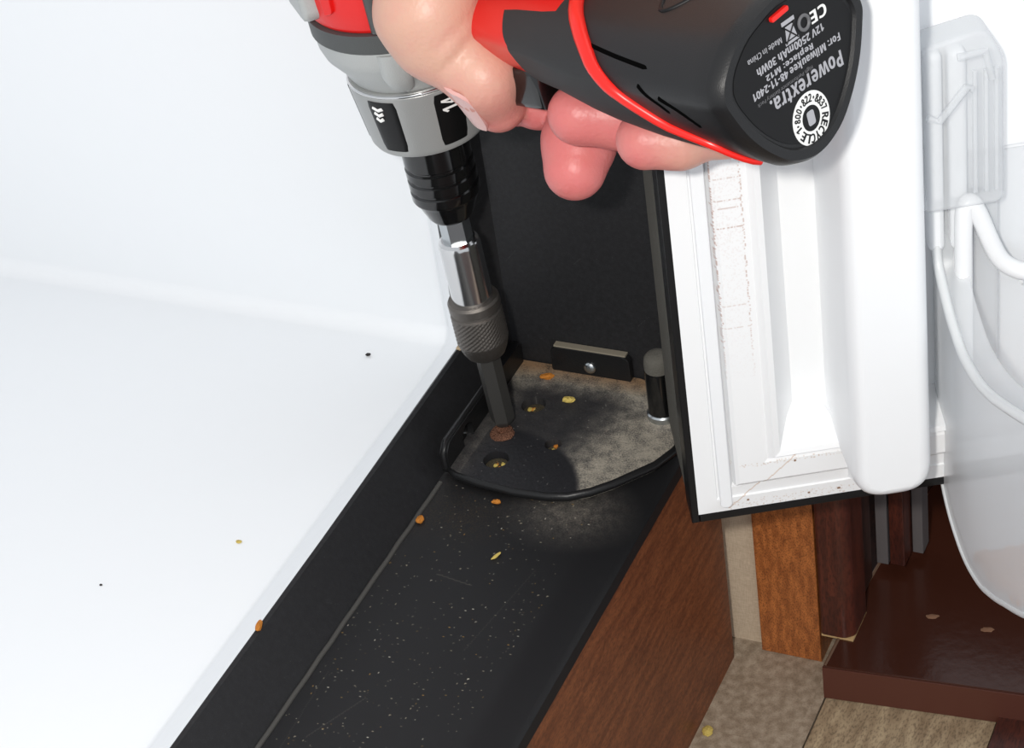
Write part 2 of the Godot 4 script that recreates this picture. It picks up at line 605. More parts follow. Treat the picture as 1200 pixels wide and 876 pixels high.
# ------------------------------------------------------------------ refrigerator
func build_fridge() -> void:
	var t := thing("refrigerator", Vector3(0, -6, 0), "small refrigerator with white lining, black front frame and opened door", "refrigerator")
	# white lining: floor and side wall joined by a fillet, rolled up towards the front flange
	var rows := [[-460.0, 0.0], [-120.0, 0.0], [-44.0, 0.0], [-33.0, 0.0], [-31.2, 0.03], [-30.4, 0.2], [-29.7, 0.55], [-29.0, 0.98], [-25.0, 3.3], [-21.0, 5.5], [-19.9, 6.0], [-19.3, 6.1], [-18.8, 5.6]]
	var rings := []
	for r in rows:
		var e: float = r[1]
		var fy := 3.6 + e * 1.42
		var wz := -32.6 + e * 1.95
		var rad := 4.5 - e * 0.3
		var ring := PackedVector3Array()
		ring.append(Vector3(r[0], fy, 330))
		ring.append(Vector3(r[0], fy, 120))
		for k in 11:
			var a := PI / 2 * k / 10
			ring.append(Vector3(r[0], fy + rad - rad * cos(a), wz + rad - rad * sin(a)))
		ring.append(Vector3(r[0], 120, wz))
		ring.append(Vector3(r[0], 420, wz))
		rings.append(ring)
	var s := Shape.new()
	s.loft(rings, false, false, false)
	var ln := put("liner", s, M.liner, t, 60.0, Vector3(0.2, 1, 1))
	ln.set_meta("label", "glossy white inner lining")
	# outer case behind the lining gives the walls their thickness
	s = Shape.new()
	s.box(Vector3(-470, -6, -60), Vector3(-24, 2.0, 330), 0.5)
	s.box(Vector3(-470, 2.0, -60), Vector3(-24, 430, -35.0), 0.5)
	put("case", s, M.black_paint, t)
	# black front frame: sloping ridge along the sill, mitred into the upright
	rings = []
	for q in [[0, 330.0], [0, 60.0], [1, 0.0], [2, 140.0], [2, 420.0]]:
		var ring := PackedVector3Array()
		for p in [[-9.4, 0.0], [-17.2, 11.0], [-18.2, 12.3], [-19.2, 12.6], [-20.4, 11.4], [-23.5, 4.0], [-23.5, -5.0], [-9.4, -5.0]]:
			var px: float = p[0]
			var h: float = p[1]
			var back := -30.0 + h * 0.80
			if q[0] == 0: ring.append(Vector3(px, h, q[1]))
			elif q[0] == 1: ring.append(Vector3(px - 0.8, h, back))
			else: ring.append(Vector3(px - 1.2, q[1], back))
		rings.append(ring)
	s = Shape.new()
	s.loft(rings)
	put("front_frame", s, M.upright, t, 30.0)
	# sill
	s = Shape.new()
	var prof := PackedVector2Array([Vector2(-10, 0), Vector2(34.5, 0), Vector2(37.5, -0.25), Vector2(44.2, -1.5), Vector2(45.6, -2.6), Vector2(45.8, -6), Vector2(-10, -6)])
	s.prism(prof, Vector3.ZERO, Vector3.RIGHT, Vector3.UP, Vector3.BACK, -31.0, 330.0)
	put("sill", s, sill_material(), t, 30.0, Vector3.ZERO, [Vector3(-10, 0, -31), Vector3(1.0 / 56.0, 0, 0), Vector3(0, 0, 1.0 / 240.0)])
	# dark bead of grime along the foot of the ridge
	s = Shape.new()
	var path := []
	for k in 40:
		path.append(Vector3(-8.9 + 0.1 * sin(k * 2.7), 0.0, 20.0 + k * 6.0))
	s.tube(path, [0.7], 6)
	put("sealant", s, mat(Color(0.27, 0.265, 0.255), 0.85), t)
	# upright
	s = Shape.new()
	s.box(Vector3(-11.2, -6, -46), Vector3(37.0, 420, -30.0), 0.8)
	put("upright", s, M.upright, t)
	s = Shape.new()
	s.box(Vector3(37.2, -6, -60), Vector3(44.0, 420, -38.0), 0.8)
	put("side_trim", s, M.black_trim, t)
	build_door(t)


func sill_material() -> StandardMaterial3D:
	var w := 224
	var h := 960
	var im := Image.create(w, h, false, Image.FORMAT_RGB8)
	var base := Color(0.085, 0.085, 0.092)
	for y in h:
		for x in w:
			var z := y * 0.25 - 31.0
			var px := x * 0.25 - 10.0
			var d := 0.0
			# dusty patch in front of the bracket on the right, brownish scuffs near the ridge
			var n1 := noise.get_noise_2d(x * 0.9, y * 0.9)
			var n2 := noise.get_noise_2d(x * 6.0 + 70.0, y * 6.0)
			d += clampf(1.25 - Vector2((px - 27.0) / 15.0, (z - 21.0) / 13.0).length(), 0.0, 1.0) * 0.5
			d += clampf(1.0 - absf(px + 8.0) / 6.0, 0.0, 1.0) * clampf(1.3 - z / 60.0, 0.0, 1.0) * 0.12
			d *= clampf(0.8 + n1 * 0.4 + n2 * 0.7, 0.0, 1.5)
			d += clampf(n2 - 0.25, 0.0, 1.0) * 0.10 * (1.0 if px < 34.0 else 0.2)
			var c := base.lerp(Color(0.62, 0.58, 0.52), clampf(d, 0.0, 0.6))
			var sc := clampf(1.0 - Vector2((px - 2.0) / 16.0, (z - 30.0) / 14.0).length(), 0.0, 1.0)
			if n2 > 0.12:
				c = c.lerp(Color(0.30, 0.22, 0.12), sc * 0.5)
			im.set_pixel(x, y, c)
	for k in 900:
		var x := int(rng.randf_range(8, 176))
		var y := int(rng.randf_range(190, 900))
		var b := rng.randf()
		var c := Color(0.62, 0.58, 0.50) if b < 0.6 else (Color(0.85, 0.82, 0.75) if b < 0.8 else Color(0.66, 0.50, 0.24))
		var k2 := rng.randf_range(0.25, 0.95)
		im.set_pixel(x, y, im.get_pixel(x, y).lerp(c, k2))
		if rng.randf() < 0.4:
			im.set_pixel(x + 1, y, im.get_pixel(x + 1, y).lerp(c, k2))
		if rng.randf() < 0.2:
			im.set_pixel(x, y + 1, im.get_pixel(x, y + 1).lerp(c, k2))
	for sc in [[60, 330, 100, 336], [40, 560, 70, 500], [150, 300, 130, 420], [20, 480, 26, 640]]:
		for k in 80:
			var t := k / 80.0
			var xx := int(lerpf(sc[0], sc[2], t))
			var yy := int(lerpf(sc[1], sc[3], t))
			im.set_pixel(xx, yy, im.get_pixel(xx, yy).lerp(Color(0.4, 0.38, 0.34), 0.35))
	var m := textured(ImageTexture.create_from_image(im), 0.55, Vector3.ONE, false)
	m.metallic_specular = 0.42
	return m


# door axes: origin at the inner lower corner on the hinge side; du across the door, dn out of its inner face
var d0 := Vector3(59.2, 6.0, 20.7)
var du := Vector3(0.87292208, 0.0, -0.48785966)
var dn := Vector3(0.48785966, 0.0, 0.87292208)

func dp(u: float, y: float, w: float) -> Vector3:
	return d0 + du * u + Vector3.UP * y + dn * w

func gasket_height(e: float) -> float:
	# section across the edge of the inner face: flange, lip, flat magnetic strip, bulb, slope, channel
	var pts := [Vector2(-2, 1.6), Vector2(0.0, 2.0), Vector2(4.6, 2.3), Vector2(4.8, 1.9), Vector2(8.3, 2.2), Vector2(8.7, 0.9), Vector2(9.3, 3.0), Vector2(10.2, 3.6), Vector2(16.2, 3.6), Vector2(17.2, 3.2), Vector2(18.6, 4.8), Vector2(20.0, 4.4), Vector2(23.4, -4.5), Vector2(24.4, -6.0), Vector2(25.4, -7.6), Vector2(60, -7.6)]
	for i in pts.size() - 1:
		if e <= pts[i + 1].x:
			return lerpf(pts[i].y, pts[i + 1].y, clampf((e - pts[i].x) / (pts[i + 1].x - pts[i].x), 0.0, 1.0))
	return -7.6

func build_door(t: Node3D) -> void:
	var s := Shape.new()
	# outer shell of the door; its open side carries the white lining
	s.box(Vector3(0.0, -1.6, -38.0), Vector3(240.0, 330.0, -8.2), 1.2, d0, du, Vector3.UP, dn)
	var door := put("door", s, M.dusty_trim, t)
	door.set_meta("label", "opened door, its inner side towards the camera")
	# thin black lip all round the inner face
	s = Shape.new()
	s.box(Vector3(-0.4, -1.8, -8.2), Vector3(1.5, 330, 1.9), 0.5, d0, du, Vector3.UP, dn)
	put("edge_trim", s, M.black_trim, door)
	s = Shape.new()
	s.box(Vector3(1.5, -1.8, -8.2), Vector3(240, 1.1, 1.9), 0.5, d0, du, Vector3.UP, dn)
	put("edge_trim", s, M.black_trim, door)
	# gasket frame and channel as one folded sheet, mitred at the corner
	var es := [0.0, 2.2, 4.6, 4.8, 6.4, 8.3, 8.7, 9.3, 10.2, 13.0, 16.2, 17.2, 17.9, 18.6, 19.3, 20.0, 21.7, 23.4, 24.4, 25.4]
	var us := PackedFloat32Array()
	for e in es: us.append(1.3 + e)
	for k in [30.0, 33.0, 36.0, 40.0, 50.0, 62.0]: us.append(k)
	var ys := PackedFloat32Array()
	for e in es: ys.append(0.8 + e * 0.86)
	for k in [30.0, 60.0, 100.0, 160.0, 240.0, 329.0]: ys.append(k)
	s = Shape.new()
	for i in us.size() - 1:
		for j in ys.size() - 1:
			var q := []
			for c in [[i, j], [i + 1, j], [i + 1, j + 1], [i, j + 1]]:
				var e := minf(us[c[0]] - 1.3, (ys[c[1]] - 0.8) / 0.86)
				q.append(dp(us[c[0]], ys[c[1]], gasket_height(e)))
			if (i < j and (us[i] - 1.3 + us[i + 1] - 1.3) < 52.0) or true:
				var ei := us[i] - 1.3
				var ej := (ys[j] - 0.8) / 0.86
				if absf(ei - ej) < 0.01:
					s.tri(q[0], q[1], q[2]); s.tri(q[0], q[2], q[3])
				else:
					s.quad(q[0], q[1], q[2], q[3])
	var gk := put("gasket", s, gasket_material(), door, 24.0, dn, [d0, du / 62.0, Vector3(0, 1.0 / 140.0, 0)])
	gk.set_meta("label", "white folded door gasket with brown stains")
	# the long clipped end of the gasket's retaining strip
	s = Shape.new()
	s.prism(rounded([Vector2(6.6, 2.6), Vector2(9.4, 2.6), Vector2(9.9, 330), Vector2(6.2, 330)], 1.2), d0, du, Vector3.UP, dn, 1.6, 3.3, 0.35)
	put("retaining_strip", s, M.door_white, door)
	# raised white panel
	s = Shape.new()
	var hp := [[-8.0, 0.0], [4.0, 0.25], [12.0, 0.5], [16.5, 0.8], [18.6, 1.4], [19.8, 2.3], [20.3, 3.2], [20.5, 3.9]]
	var rings := []
	for h in hp:
		var ring := PackedVector3Array()
		var q := rounded([Vector2(34.6, 11.0), Vector2(54.4, 11.0), Vector2(54.0, 330), Vector2(35.2, 330)], 8.5, 8)
		for p in Shape.inset(q, h[1]):
			ring.append(dp(p.x, p.y, h[0]))
		rings.append(ring)
	s.loft(rings)
	put("raised_panel", s, M.door_white, door, 45.0)
	# small gusset where the panel's flank meets the bottom gasket
	s = Shape.new()
	rings = []
	for k in 9:
		var f := k / 8.0
		var a := f * PI / 2
		var ring := PackedVector3Array()
		ring.append(dp(33.0 + 4.0 * sin(a), 22.0 - 17.0 * f, -7.8 + 9.0 * f))
		ring.append(dp(37.0 + 3.2 * sin(a), 22.0 - 16.0 * f, -7.8 + 9.0 * f))
		ring.append(dp(36.6 + 2.0 * sin(a), 24.0 - 13.0 * f, 6.0 + 6.0 * f))
		rings.append(ring)
	s.loft(rings)
	put("gusset", s, M.door_white, door, 60.0)
	# inner back of the door beyond the panel
	s = Shape.new()
	var pr := PackedVector2Array([Vector2(54, -8.2), Vector2(240, -8.2), Vector2(240, -6.6), Vector2(54, -6.6)])
	s.prism(pr, d0, du, dn, Vector3.UP, 1.3, 84.0, 0.2)
	put("inner_back", s, M.door_white, door)
	s = Shape.new()
	s.prism(PackedVector2Array([Vector2(54, -8.2), Vector2(240, -8.2), Vector2(240, -5.2), Vector2(54, -5.2)]), d0, du, dn, Vector3.UP, 84.6, 329.0, 0.5)
	put("inner_back", s, M.door_white, door)
	for k in [[60.2, 63.8, 2.0, 60.0], [58.6, 62.2, 62.0, 112.0], [63.4, 67.4, 62.0, 112.0]]:
		s = Shape.new()
		s.prism(rounded([Vector2(k[0], k[2]), Vector2(k[1], k[2]), Vector2(k[1], k[3]), Vector2(k[0], k[3])], 1.7, 6), d0, du, Vector3.UP, dn, -7.0, -1.5, 1.2)
		put("rib", s, M.door_white, door, 60.0)


func gasket_material() -> StandardMaterial3D:
	var w := 248
	var h := 560
	var im := Image.create(w, h, false, Image.FORMAT_RGB8)
	im.fill(Color(0.95, 0.955, 0.96))
	for y in h:
		var yy := y * 0.25
		if yy < 40.0: continue
		for e in [[10.6, 0.9], [17.0, 0.7]]:
			var x := int(e[0] / 0.25 + noise.get_noise_1d(y * 2.0 + e[0]) * 1.4)
			if noise.get_noise_2d(y * 9.0, e[0] * 40.0) > -0.05:
				im.set_pixel(x, y, im.get_pixel(x, y).lerp(Color(0.62, 0.44, 0.38), e[1] * clampf((yy - 38.0) / 30.0, 0.1, 0.7)))
		for x in range(43, 68):
			if noise.get_noise_2d(x * 14.0, y * 3.0) > 0.26:
				im.set_pixel(x, y, im.get_pixel(x, y).lerp(Color(0.75, 0.64, 0.6), 0.13 * clampf((yy - 30.0) / 50.0, 0.0, 1.0)))
	for k in [[322, 0.55], [350, 0.45], [342, 0.4], [372, 0.35], [240, 0.25], [216, 0.25]]:
		for x in range(44, 67):
			if noise.get_noise_2d(x * 11.0, k[0]) > -0.15:
				im.set_pixel(x, k[0], im.get_pixel(x, k[0]).lerp(Color(0.60, 0.42, 0.36), k[1]))
	# dirt along the bottom gasket and in its mitre
	for k in 260:
		var x := rng.randf_range(36, 170)
		var y := rng.randf_range(4, 14) if rng.randf() < 0.6 else 58.0 + rng.randf_range(-2, 2)
		var xi := int(x)
		var yi := int(y)
		im.set_pixel(xi, yi, im.get_pixel(xi, yi).lerp(Color(0.62, 0.45, 0.33), rng.randf_range(0.05, 0.4)))
	for k in 70:
		var x := 34 + k
		im.set_pixel(x, int(6 + k * 0.86), Color(0.80, 0.70, 0.63))
	for k in [[52, 12, 2], [110, 9, 2], [138, 9, 3], [98, 55, 2]]:
		im.fill_rect(Rect2i(k[0], k[1], k[2], 2), Color(0.5, 0.36, 0.26))
	return textured(ImageTexture.create_from_image(im), 0.4, Vector3.ONE, false)


# ------------------------------------------------------------------ hinge bracket
func plate_material() -> StandardMaterial3D:
	var im := Image.create(256, 256, false, Image.FORMAT_RGB8)
	for y in 256:
		for x in 256:
			var px := x / 256.0 * 58.0 - 10.0
			var pz := y / 256.0 * 54.0 - 32.0
			var n1 := noise.get_noise_2d(x * 0.6, y * 0.6)
			var n2 := noise.get_noise_2d(x * 7.0, y * 7.0)
			var d := 0.15
			d += 0.75 * clampf((-17.0 - pz) / 9.0, 0.0, 1.0)                     # thick dust in the corner
			d += 0.72 * clampf((px - 16.0 + (pz + 4.0) * 0.3) / 16.0, 0.0, 1.0)   # and towards the pin
			# the clean lobe that the door used to cover, edged by an arc
			var edge := Vector2(px - 2.0, pz - 26.0).length()
			if edge < 28.0 and px > -4.0:
				d = lerpf(d, 0.02, clampf((28.0 - edge) / 1.5, 0.0, 1.0))
			d += 0.18 * clampf(1.0 - absf(px + 4.0) / 5.0, 0.0, 1.0)
			d *= clampf(0.98 + n1 * 0.5 + n2 * 0.9, 0.05, 1.8)
			var dust := Color(0.66, 0.63, 0.57).lerp(Color(0.60, 0.48, 0.36), clampf((-22.0 - pz) / 6.0, 0.0, 1.0))
			im.set_pixel(x, y, Color(0.10, 0.10, 0.115).lerp(dust, clampf(d, 0.0, 0.95)))
	for k in 130:
		var x := rng.randi_range(30, 235)
		var y := rng.randi_range(20, 235)
		im.set_pixel(x, y, im.get_pixel(x, y).lerp(Color(0.86, 0.84, 0.80), rng.randf_range(0.2, 0.8)))
	var m := textured(ImageTexture.create_from_image(im), 0.62, Vector3.ONE, false)
	m.heightmap_enabled = true
	m.heightmap_texture = M.fine
	m.heightmap_scale = 0.01
	return m

func build_bracket() -> void:
	var t := thing("hinge_bracket", Vector3(15, 0.02, -5), "black steel hinge bracket, dusty, screwed into the corner of the sill", "hinge bracket")
	var o := PackedVector2Array([Vector2(-8.6, -29.6), Vector2(26, -29.6), Vector2(40.6, -25), Vector2(43.6, -19), Vector2(44.6, -12), Vector2(44.2, -5), Vector2(41.6, 1.5), Vector2(37.8, 6.4), Vector2(34.2, 11.0), Vector2(30.0, 15.2), Vector2(25.4, 18.2), Vector2(20.4, 19.6), Vector2(12.0, 20.2), Vector2(2.0, 19.4), Vector2(-4.6, 18.2), Vector2(-8.6, 16.2)])
	var holes := [circle(Vector2(3.2, -12.2), 3.25, 24), circle(Vector2(2.9, 11.0), 3.3, 24), circle(Vector2(14.6, 1.6), 2.2, 20), circle(Vector2(0.1, 1.0), 3.2, 24)]
	var poly := pierced(o, holes)
	var s := Shape.new()
	s.prism(poly, Vector3.ZERO, Vector3.RIGHT, Vector3.BACK, Vector3.UP, 0.02, 3.0)
	var um := [Vector3(-10, 0, -32), Vector3(1.0 / 58.0, 0, 0), Vector3(0, 0, 1.0 / 54.0)]
	put("plate", s, plate_material(), t, 30.0, Vector3.ZERO, um)
	# rolled front rim
	var rim := []
	for p in [Vector2(-8.4, 16.0), Vector2(-4.6, 18.2), Vector2(2.0, 19.4), Vector2(12.0, 20.2), Vector2(20.4, 19.6), Vector2(25.4, 18.2), Vector2(30.0, 15.2), Vector2(34.2, 11.0), Vector2(37.8, 6.4), Vector2(41.6, 1.5), Vector2(44.2, -5), Vector2(44.6, -12)]:
		rim.append(Vector3(p.x, 1.75, p.y))
	s = Shape.new()
	s.tube(rim, [0.8, 1.25], 12)
	put("rim", s, M.black_trim, t, 60.0)
	# back tab with its rivet
	s = Shape.new()
	s.prism(rounded([Vector2(1.8, 2.6), Vector2(24.2, 2.6), Vector2(24.2, 9.4), Vector2(22.8, 10.6), Vector2(3.2, 10.6), Vector2(1.8, 9.2)], 1.0), Vector3.ZERO, Vector3.RIGHT, Vector3.UP, Vector3.BACK, -30.0, -27.6, 0.3)
	var tab := put("back_tab", s, M.black_trim, t)
	s = Shape.new()
	s.box(Vector3(3.0, 10.45, -29.9), Vector3(23.2, 10.95, -27.7), 0.2)
	put("dust_ledge", s, mat(Color(0.52, 0.49, 0.43), 0.9), tab)
	s = Shape.new()
	s.ball(Vector3(12.9, 5.6, -27.5), Vector3(1.75, 0, 0), Vector3(0, 0, 0.9), Vector3(0, 1.75, 0), 0.0, 0, 16, 8)
	put("rivet", s, M.steel, tab, 60.0)
	# left tab with an oval hole
	var tp := rounded([Vector2(-29.0, 1.0), Vector2(17.4, 1.0), Vector2(17.4, 7.4), Vector2(15.2, 9.8), Vector2(-29.0, 9.4)], 1.2, 4)
	var oval := PackedVector2Array()
	for i in 20:
		oval.append(Vector2(5.6 + 3.1 * cos(TAU * i / 20), 5.0 + 3.1 * sin(TAU * i / 20)))
	s = Shape.new()
	s.prism(pierced(tp, [oval]), Vector3.ZERO, Vector3.BACK, Vector3.UP, Vector3.RIGHT, -9.3, -7.1)
	put("side_tab", s, M.black_trim, t)
	s = Shape.new()
	var edge := [Vector3(-8.2, 9.6, -10), Vector3(-8.2, 9.75, 15.0), Vector3(-8.2, 7.4, 17.3), Vector3(-8.2, 3.0, 17.4)]
	s.tube(edge, [0.8], 10)
	put("rim", s, M.black_trim, t, 60.0)
	s = Shape.new()
	s.lathe([[0.0, 2.6], [0.5, 2.5], [0.6, 1.2], [0.2, 0.8]], Vector3(-9.0, 5.0, 5.6), Vector3.RIGHT, Vector3.UP, Vector3.BACK, 20)
	put("screw", s, M.gloss_black, t)
	# hinge pin with its collar
	s = Shape.new()
	s.lathe([[-0.2, 3.9], [0.3, 4.1], [1.6, 4.1], [2.0, 3.7]], Vector3(37.4, 3.0, -16.4), Vector3.UP, Vector3.RIGHT, Vector3.BACK, 28)
	put("collar", s, M.steel, t)
	s = Shape.new()
	s.lathe([[1.8, 3.6], [14.4, 3.6], [15.0, 3.5]], Vector3(37.4, 3.0, -16.4), Vector3.UP, Vector3.RIGHT, Vector3.BACK, 28)
	var pin := put("pin", s, M.gloss_black, t)
	s = Shape.new()
	s.lathe([[15.0, 3.5], [17.0, 3.55], [18.6, 3.3], [19.4, 2.5], [19.7, 1.2]], Vector3(37.4, 3.0, -16.4), Vector3.UP, Vector3.RIGHT, Vector3.BACK, 28)
	put("pin_cap", s, M.dusty_trim, pin, 50.0)
	# screw heads and grime in the holes
	for k in [[3.2, -12.2, 3.1, M.grime], [2.9, 11.0, 3.15, M.grime], [14.6, 1.6, 2.05, M.grime]]:
		s = Shape.new()
		s.lathe([[0.15, k[2]], [0.9, k[2] * 0.97], [1.15, k[2] * 0.7], [0.8, k[2] * 0.3]], Vector3(k[0], 0.0, k[1]), Vector3.UP, Vector3.RIGHT, Vector3.BACK, 20)
		var sc := put("screw_head", s, k[3], t)
		for r in 7:
			var a := rng.randf() * TAU
			var rr: float = rng.randf() * k[2] * 0.75
			s = Shape.new()
			var sz := rng.randf_range(0.35, 0.75)
			s.ball(Vector3(k[0] + cos(a) * rr, 1.15, k[1] + sin(a) * rr), Vector3(sz, 0, 0), Vector3(0, sz * 0.6, 0), Vector3(0, 0, sz), 0.5, r)
			put("grit", s, [M.crumb, M.crumb_pale, M.grime][r % 3], sc, 20.0)
	# the screw being driven
	org = Vector3(0.1, 2.2, 1.0)
	s = Shape.new()
	var ring0 := []
	for pr in [[1.2, 2.6], [2.6, 3.15], [3.2, 3.2], [3.9, 2.7], [4.2, 1.6], [3.4, 0.7], [3.0, 0.2]]:
		var ring := PackedVector3Array()
		for i in 28:
			var a := TAU * i / 28
			var rr: float = pr[1] * (1.0 + 0.16 * noise.get_noise_2d(i * 40.0, pr[0] * 60.0))
			ring.append(Vector3(0.1 + cos(a) * rr, pr[0], 1.0 + sin(a) * rr))
		ring0.append(ring)
	s.loft(ring0)
	tag(put("screw", s, M.rust), "rusty screw head under the tip of the screwdriver bit", "screw")


# ------------------------------------------------------------------ door bin
func build_bin() -> void:
	var t := thing("door_bin", dp(60, -8, 0), "translucent plastic storage bin with a scooped rim on the door's inner side", "storage bin")
	var low := [Vector2(-5.0, 4.0), Vector2(1.0, -3.0), Vector2(9.0, -7.3), Vector2(21.0, -8.6), Vector2(34.0, -5.0), Vector2(46.0, 1.6), Vector2(58.0, 9.6), Vector2(71.0, 18.6), Vector2(84, 29)]
	var top := [Vector2(-5.0, 96.0), Vector2(-4.6, 84.0), Vector2(-3.6, 69.0), Vector2(-1.0, 60.0), Vector2(5.0, 54.8), Vector2(13.0, 51.4), Vector2(24.0, 50.2), Vector2(44.0, 56.0), Vector2(84, 77)]
	# end wall
	var poly := PackedVector2Array()
	for p in low: poly.append(p)
	for k in top.size(): poly.append(top[top.size() - 1 - k])
	var s := Shape.new()
	s.prism(poly, dp(60.0, 0, 0), dn, Vector3.UP, du, 0.0, 0.9)
	put("end_wall", s, M.frosted, t)
	# floor, rounded up into the front, and back wall
	var rings := []
	for e in [0.0, 0.9]:
		for p in [0]:
			pass
	s = Shape.new()
	for u in [60.9, 200.0]:
		var ring := PackedVector3Array()
		for p in low: ring.append(dp(u, p.y, p.x))
		for k in low.size():
			var p: Vector2 = low[low.size() - 1 - k]
			ring.append(dp(u, p.y + 1.1, p.x))
		rings.append(ring)
	s.loft(rings)
	put("bottom", s, M.frosted, t)
	s = Shape.new()
	s.box(Vector3(60.9, 4.0, -5.6), Vector3(200, 84, -4.6), 0.2, d0, du, Vector3.UP, dn)
	put("back_wall", s, M.clear_thin, t)
	# thick rim along the scoop, with a paler inner band
	var path := []
	for p in top: path.append(dp(60.3, p.y, p.x))
	var cv := smooth(path, 6)
	s = Shape.new()
	s.tube(cv, [1.15], 10)
	put("rim", s, M.clear_rim, t, 60.0)
	s = Shape.new()
	for i in cv.size() - 1:
		s.quad(cv[i] + du * 1.0, cv[i + 1] + du * 1.0, cv[i + 1] + du * 6.0 + Vector3.UP * 1.5, cv[i] + du * 6.0 + Vector3.UP * 1.5)
		s.quad(cv[i] + du * 1.0 - Vector3.UP, cv[i] + du * 6.0 + Vector3.UP * 0.5, cv[i + 1] + du * 6.0 + Vector3.UP * 0.5, cv[i + 1] + du * 1.0 - Vector3.UP)
	put("rim_flange", s, M.clear_thick, t, 60.0, Vector3.UP)
	# rim along the foot
	path = []
	for p in low: path.append(dp(60.2, p.y, p.x))
	s = Shape.new()
	s.tube(smooth(path, 5), [0.7], 8)
	put("foot_rim", s, M.clear_rim, t, 60.0)
	# clear end bracket at the top
	s = Shape.new()
	var q := rounded([Vector2(56.0, 76), Vector2(74.0, 76), Vector2(74.0, 112), Vector2(70.2, 119), Vector2(56.0, 116.5)], 2.5)
	s.prism(q, d0, du, Vector3.UP, dn, -5.0, 3.5, 0.9)
	var br := put("end_bracket", s, M.clear_thick, t, 50.0)
	for k in [67.6, 70.0, 72.2]:
		s = Shape.new()
		s.box(Vector3(k - 0.5, 80, 3.2), Vector3(k + 0.5, 110, 4.4), 0.3, d0, du, Vector3.UP, dn)
		put("ridge", s, M.clear_thick, br)
	s = Shape.new()
	s.tube([dp(57.5, 100.5, 4.2), dp(60.0, 99.2, 4.2), dp(66.0, 106.6, 4.2), dp(67.0, 105.8, 4.2)], [0.9], 8)
	put("ridge", s, M.clear_thick, br, 60.0)
	s = Shape.new()
	s.tube([dp(64.0, 113.6, 4.0), dp(69.8, 114.2, 4.0), dp(71.2, 107.6, 4.0)], [0.9], 8)
	put("ridge", s, M.clear_thick, br, 60.0)
	s = Shape.new()
	s.box(Vector3(66.5, 30, -5.0), Vector3(74.0, 76, -1.0), 0.8, d0, du, Vector3.UP, dn)
	put("column", s, M.clear_thick, t)
	# white wire rack that hangs in the bin
	org = dp(66, 33, 1)
	path = []
	for p in [Vector2(65.4, 33), Vector2(65.5, 60), Vector2(65.6, 71), Vector2(66.2, 75.2), Vector2(67.6, 75.4), Vector2(69.4, 71.2), Vector2(71.6, 64.6), Vector2(73.8, 59.6), Vector2(76.8, 56.6), Vector2(80.6, 55.0), Vector2(90, 53.6), Vector2(200, 52)]:
		path.append(dp(p.x, p.y, 1.0))
	s = Shape.new()
	s.tube(smooth(path, 5), [2.05], 14)
	tag(put("wire_rack", s, M.wire, null, 60.0), "white coated wire bent in a hook inside the translucent bin", "wire rack")
	# crumbs lying in the bin
	var st := Shape.new()
	for k in 700:
		var w := rng.randf_range(24, 74)
		var i := 0
		while i < low.size() - 2 and low[i + 1].x < w: i += 1
		var y := lerpf(low[i].y, low[i + 1].y, (w - low[i].x) / (low[i + 1].x - low[i].x)) + 1.7 + rng.randf() * 0.8
		var r := rng.randf_range(0.9, 2.0)
		st.ball(dp(rng.randf_range(62, 84), y, w), Vector3(r, 0, 0), Vector3(0, r * 0.7, 0), Vector3(0, 0, r * 1.1), 0.6, k, 6, 4)
	org = dp(80, -4, 30)
	var cr := put("crumbs", st, M.crumb, null, 20.0)
	tag(cr, "scatter of orange brown crumbs in the bottom of the translucent bin", "crumbs")
	cr.set_meta("kind", "stuff")


func smooth(p: Array, n: int) -> Array:
	var out := []
	for i in p.size() - 1:
		var a: Vector3 = p[maxi(i - 1, 0)]
		var b: Vector3 = p[i]
		var c: Vector3 = p[i + 1]
		var d: Vector3 = p[mini(i + 2, p.size() - 1)]
		for k in n:
			out.append(b.cubic_interpolate(c, a, d, float(k) / n))
	out.append(p[p.size() - 1])
	return out


# ------------------------------------------------------------------ cordless screwdriver
var tip := Vector3(-0.3, 3.2, -1.7)
var dd := Vector3(-0.0696, 0.9974, 0.0159)      # from the bit up to the head
var bx := Vector3(0.846, 0.0675, -0.5289)
var bz := Vector3(0.5287, 0.0234, 0.8485)
var gh := Vector3(0.91632, 0.18932, 0.35287)         # along the grip, out of the battery's base
var gx := Vector3(0.35199, 0.03943, -0.93517)
var gy := Vector3(-0.19096, 0.98112, -0.03051)
var base_c := Vector3(103.49, 150.42, 52.24)
const GS := 0.94
var outline := []

func grip(L: float, t: float, off := 0.0) -> Vector3:
	var n := outline.size()
	var f := fposmod(t, 1.0) * n
	var i := int(f)
	var p: Vector2 = outline[i % n].cubic_interpolate(outline[(i + 1) % n], outline[(i + n - 1) % n], outline[(i + 2) % n], f - i)
	var ks := [Vector2(0, 0.93), Vector2(1.0, 0.965), Vector2(3.0, 1.0), Vector2(30, 0.89), Vector2(45, 0.81), Vector2(60, 0.67), Vector2(75, 0.60), Vector2(90, 0.58), Vector2(140, 0.6)]
	var k := 0.6
	for j in ks.size() - 1:
		if L <= ks[j + 1].x:
			k = lerpf(ks[j].y, ks[j + 1].y, (L - ks[j].x) / (ks[j + 1].x - ks[j].x))
			break
	var bend := pow(maxf(0.0, L - 25.0), 2) / 1225.0 * 2.2
	var far := pow(maxf(0.0, L - 52.0), 2) / 1296.0 * 19.0
	p = p * k + p.normalized() * off
	return base_c - gh * L + gx * p.x + gy * (p.y + bend) + Vector3(-0.39468676, -0.58778525, -0.7062088) * far

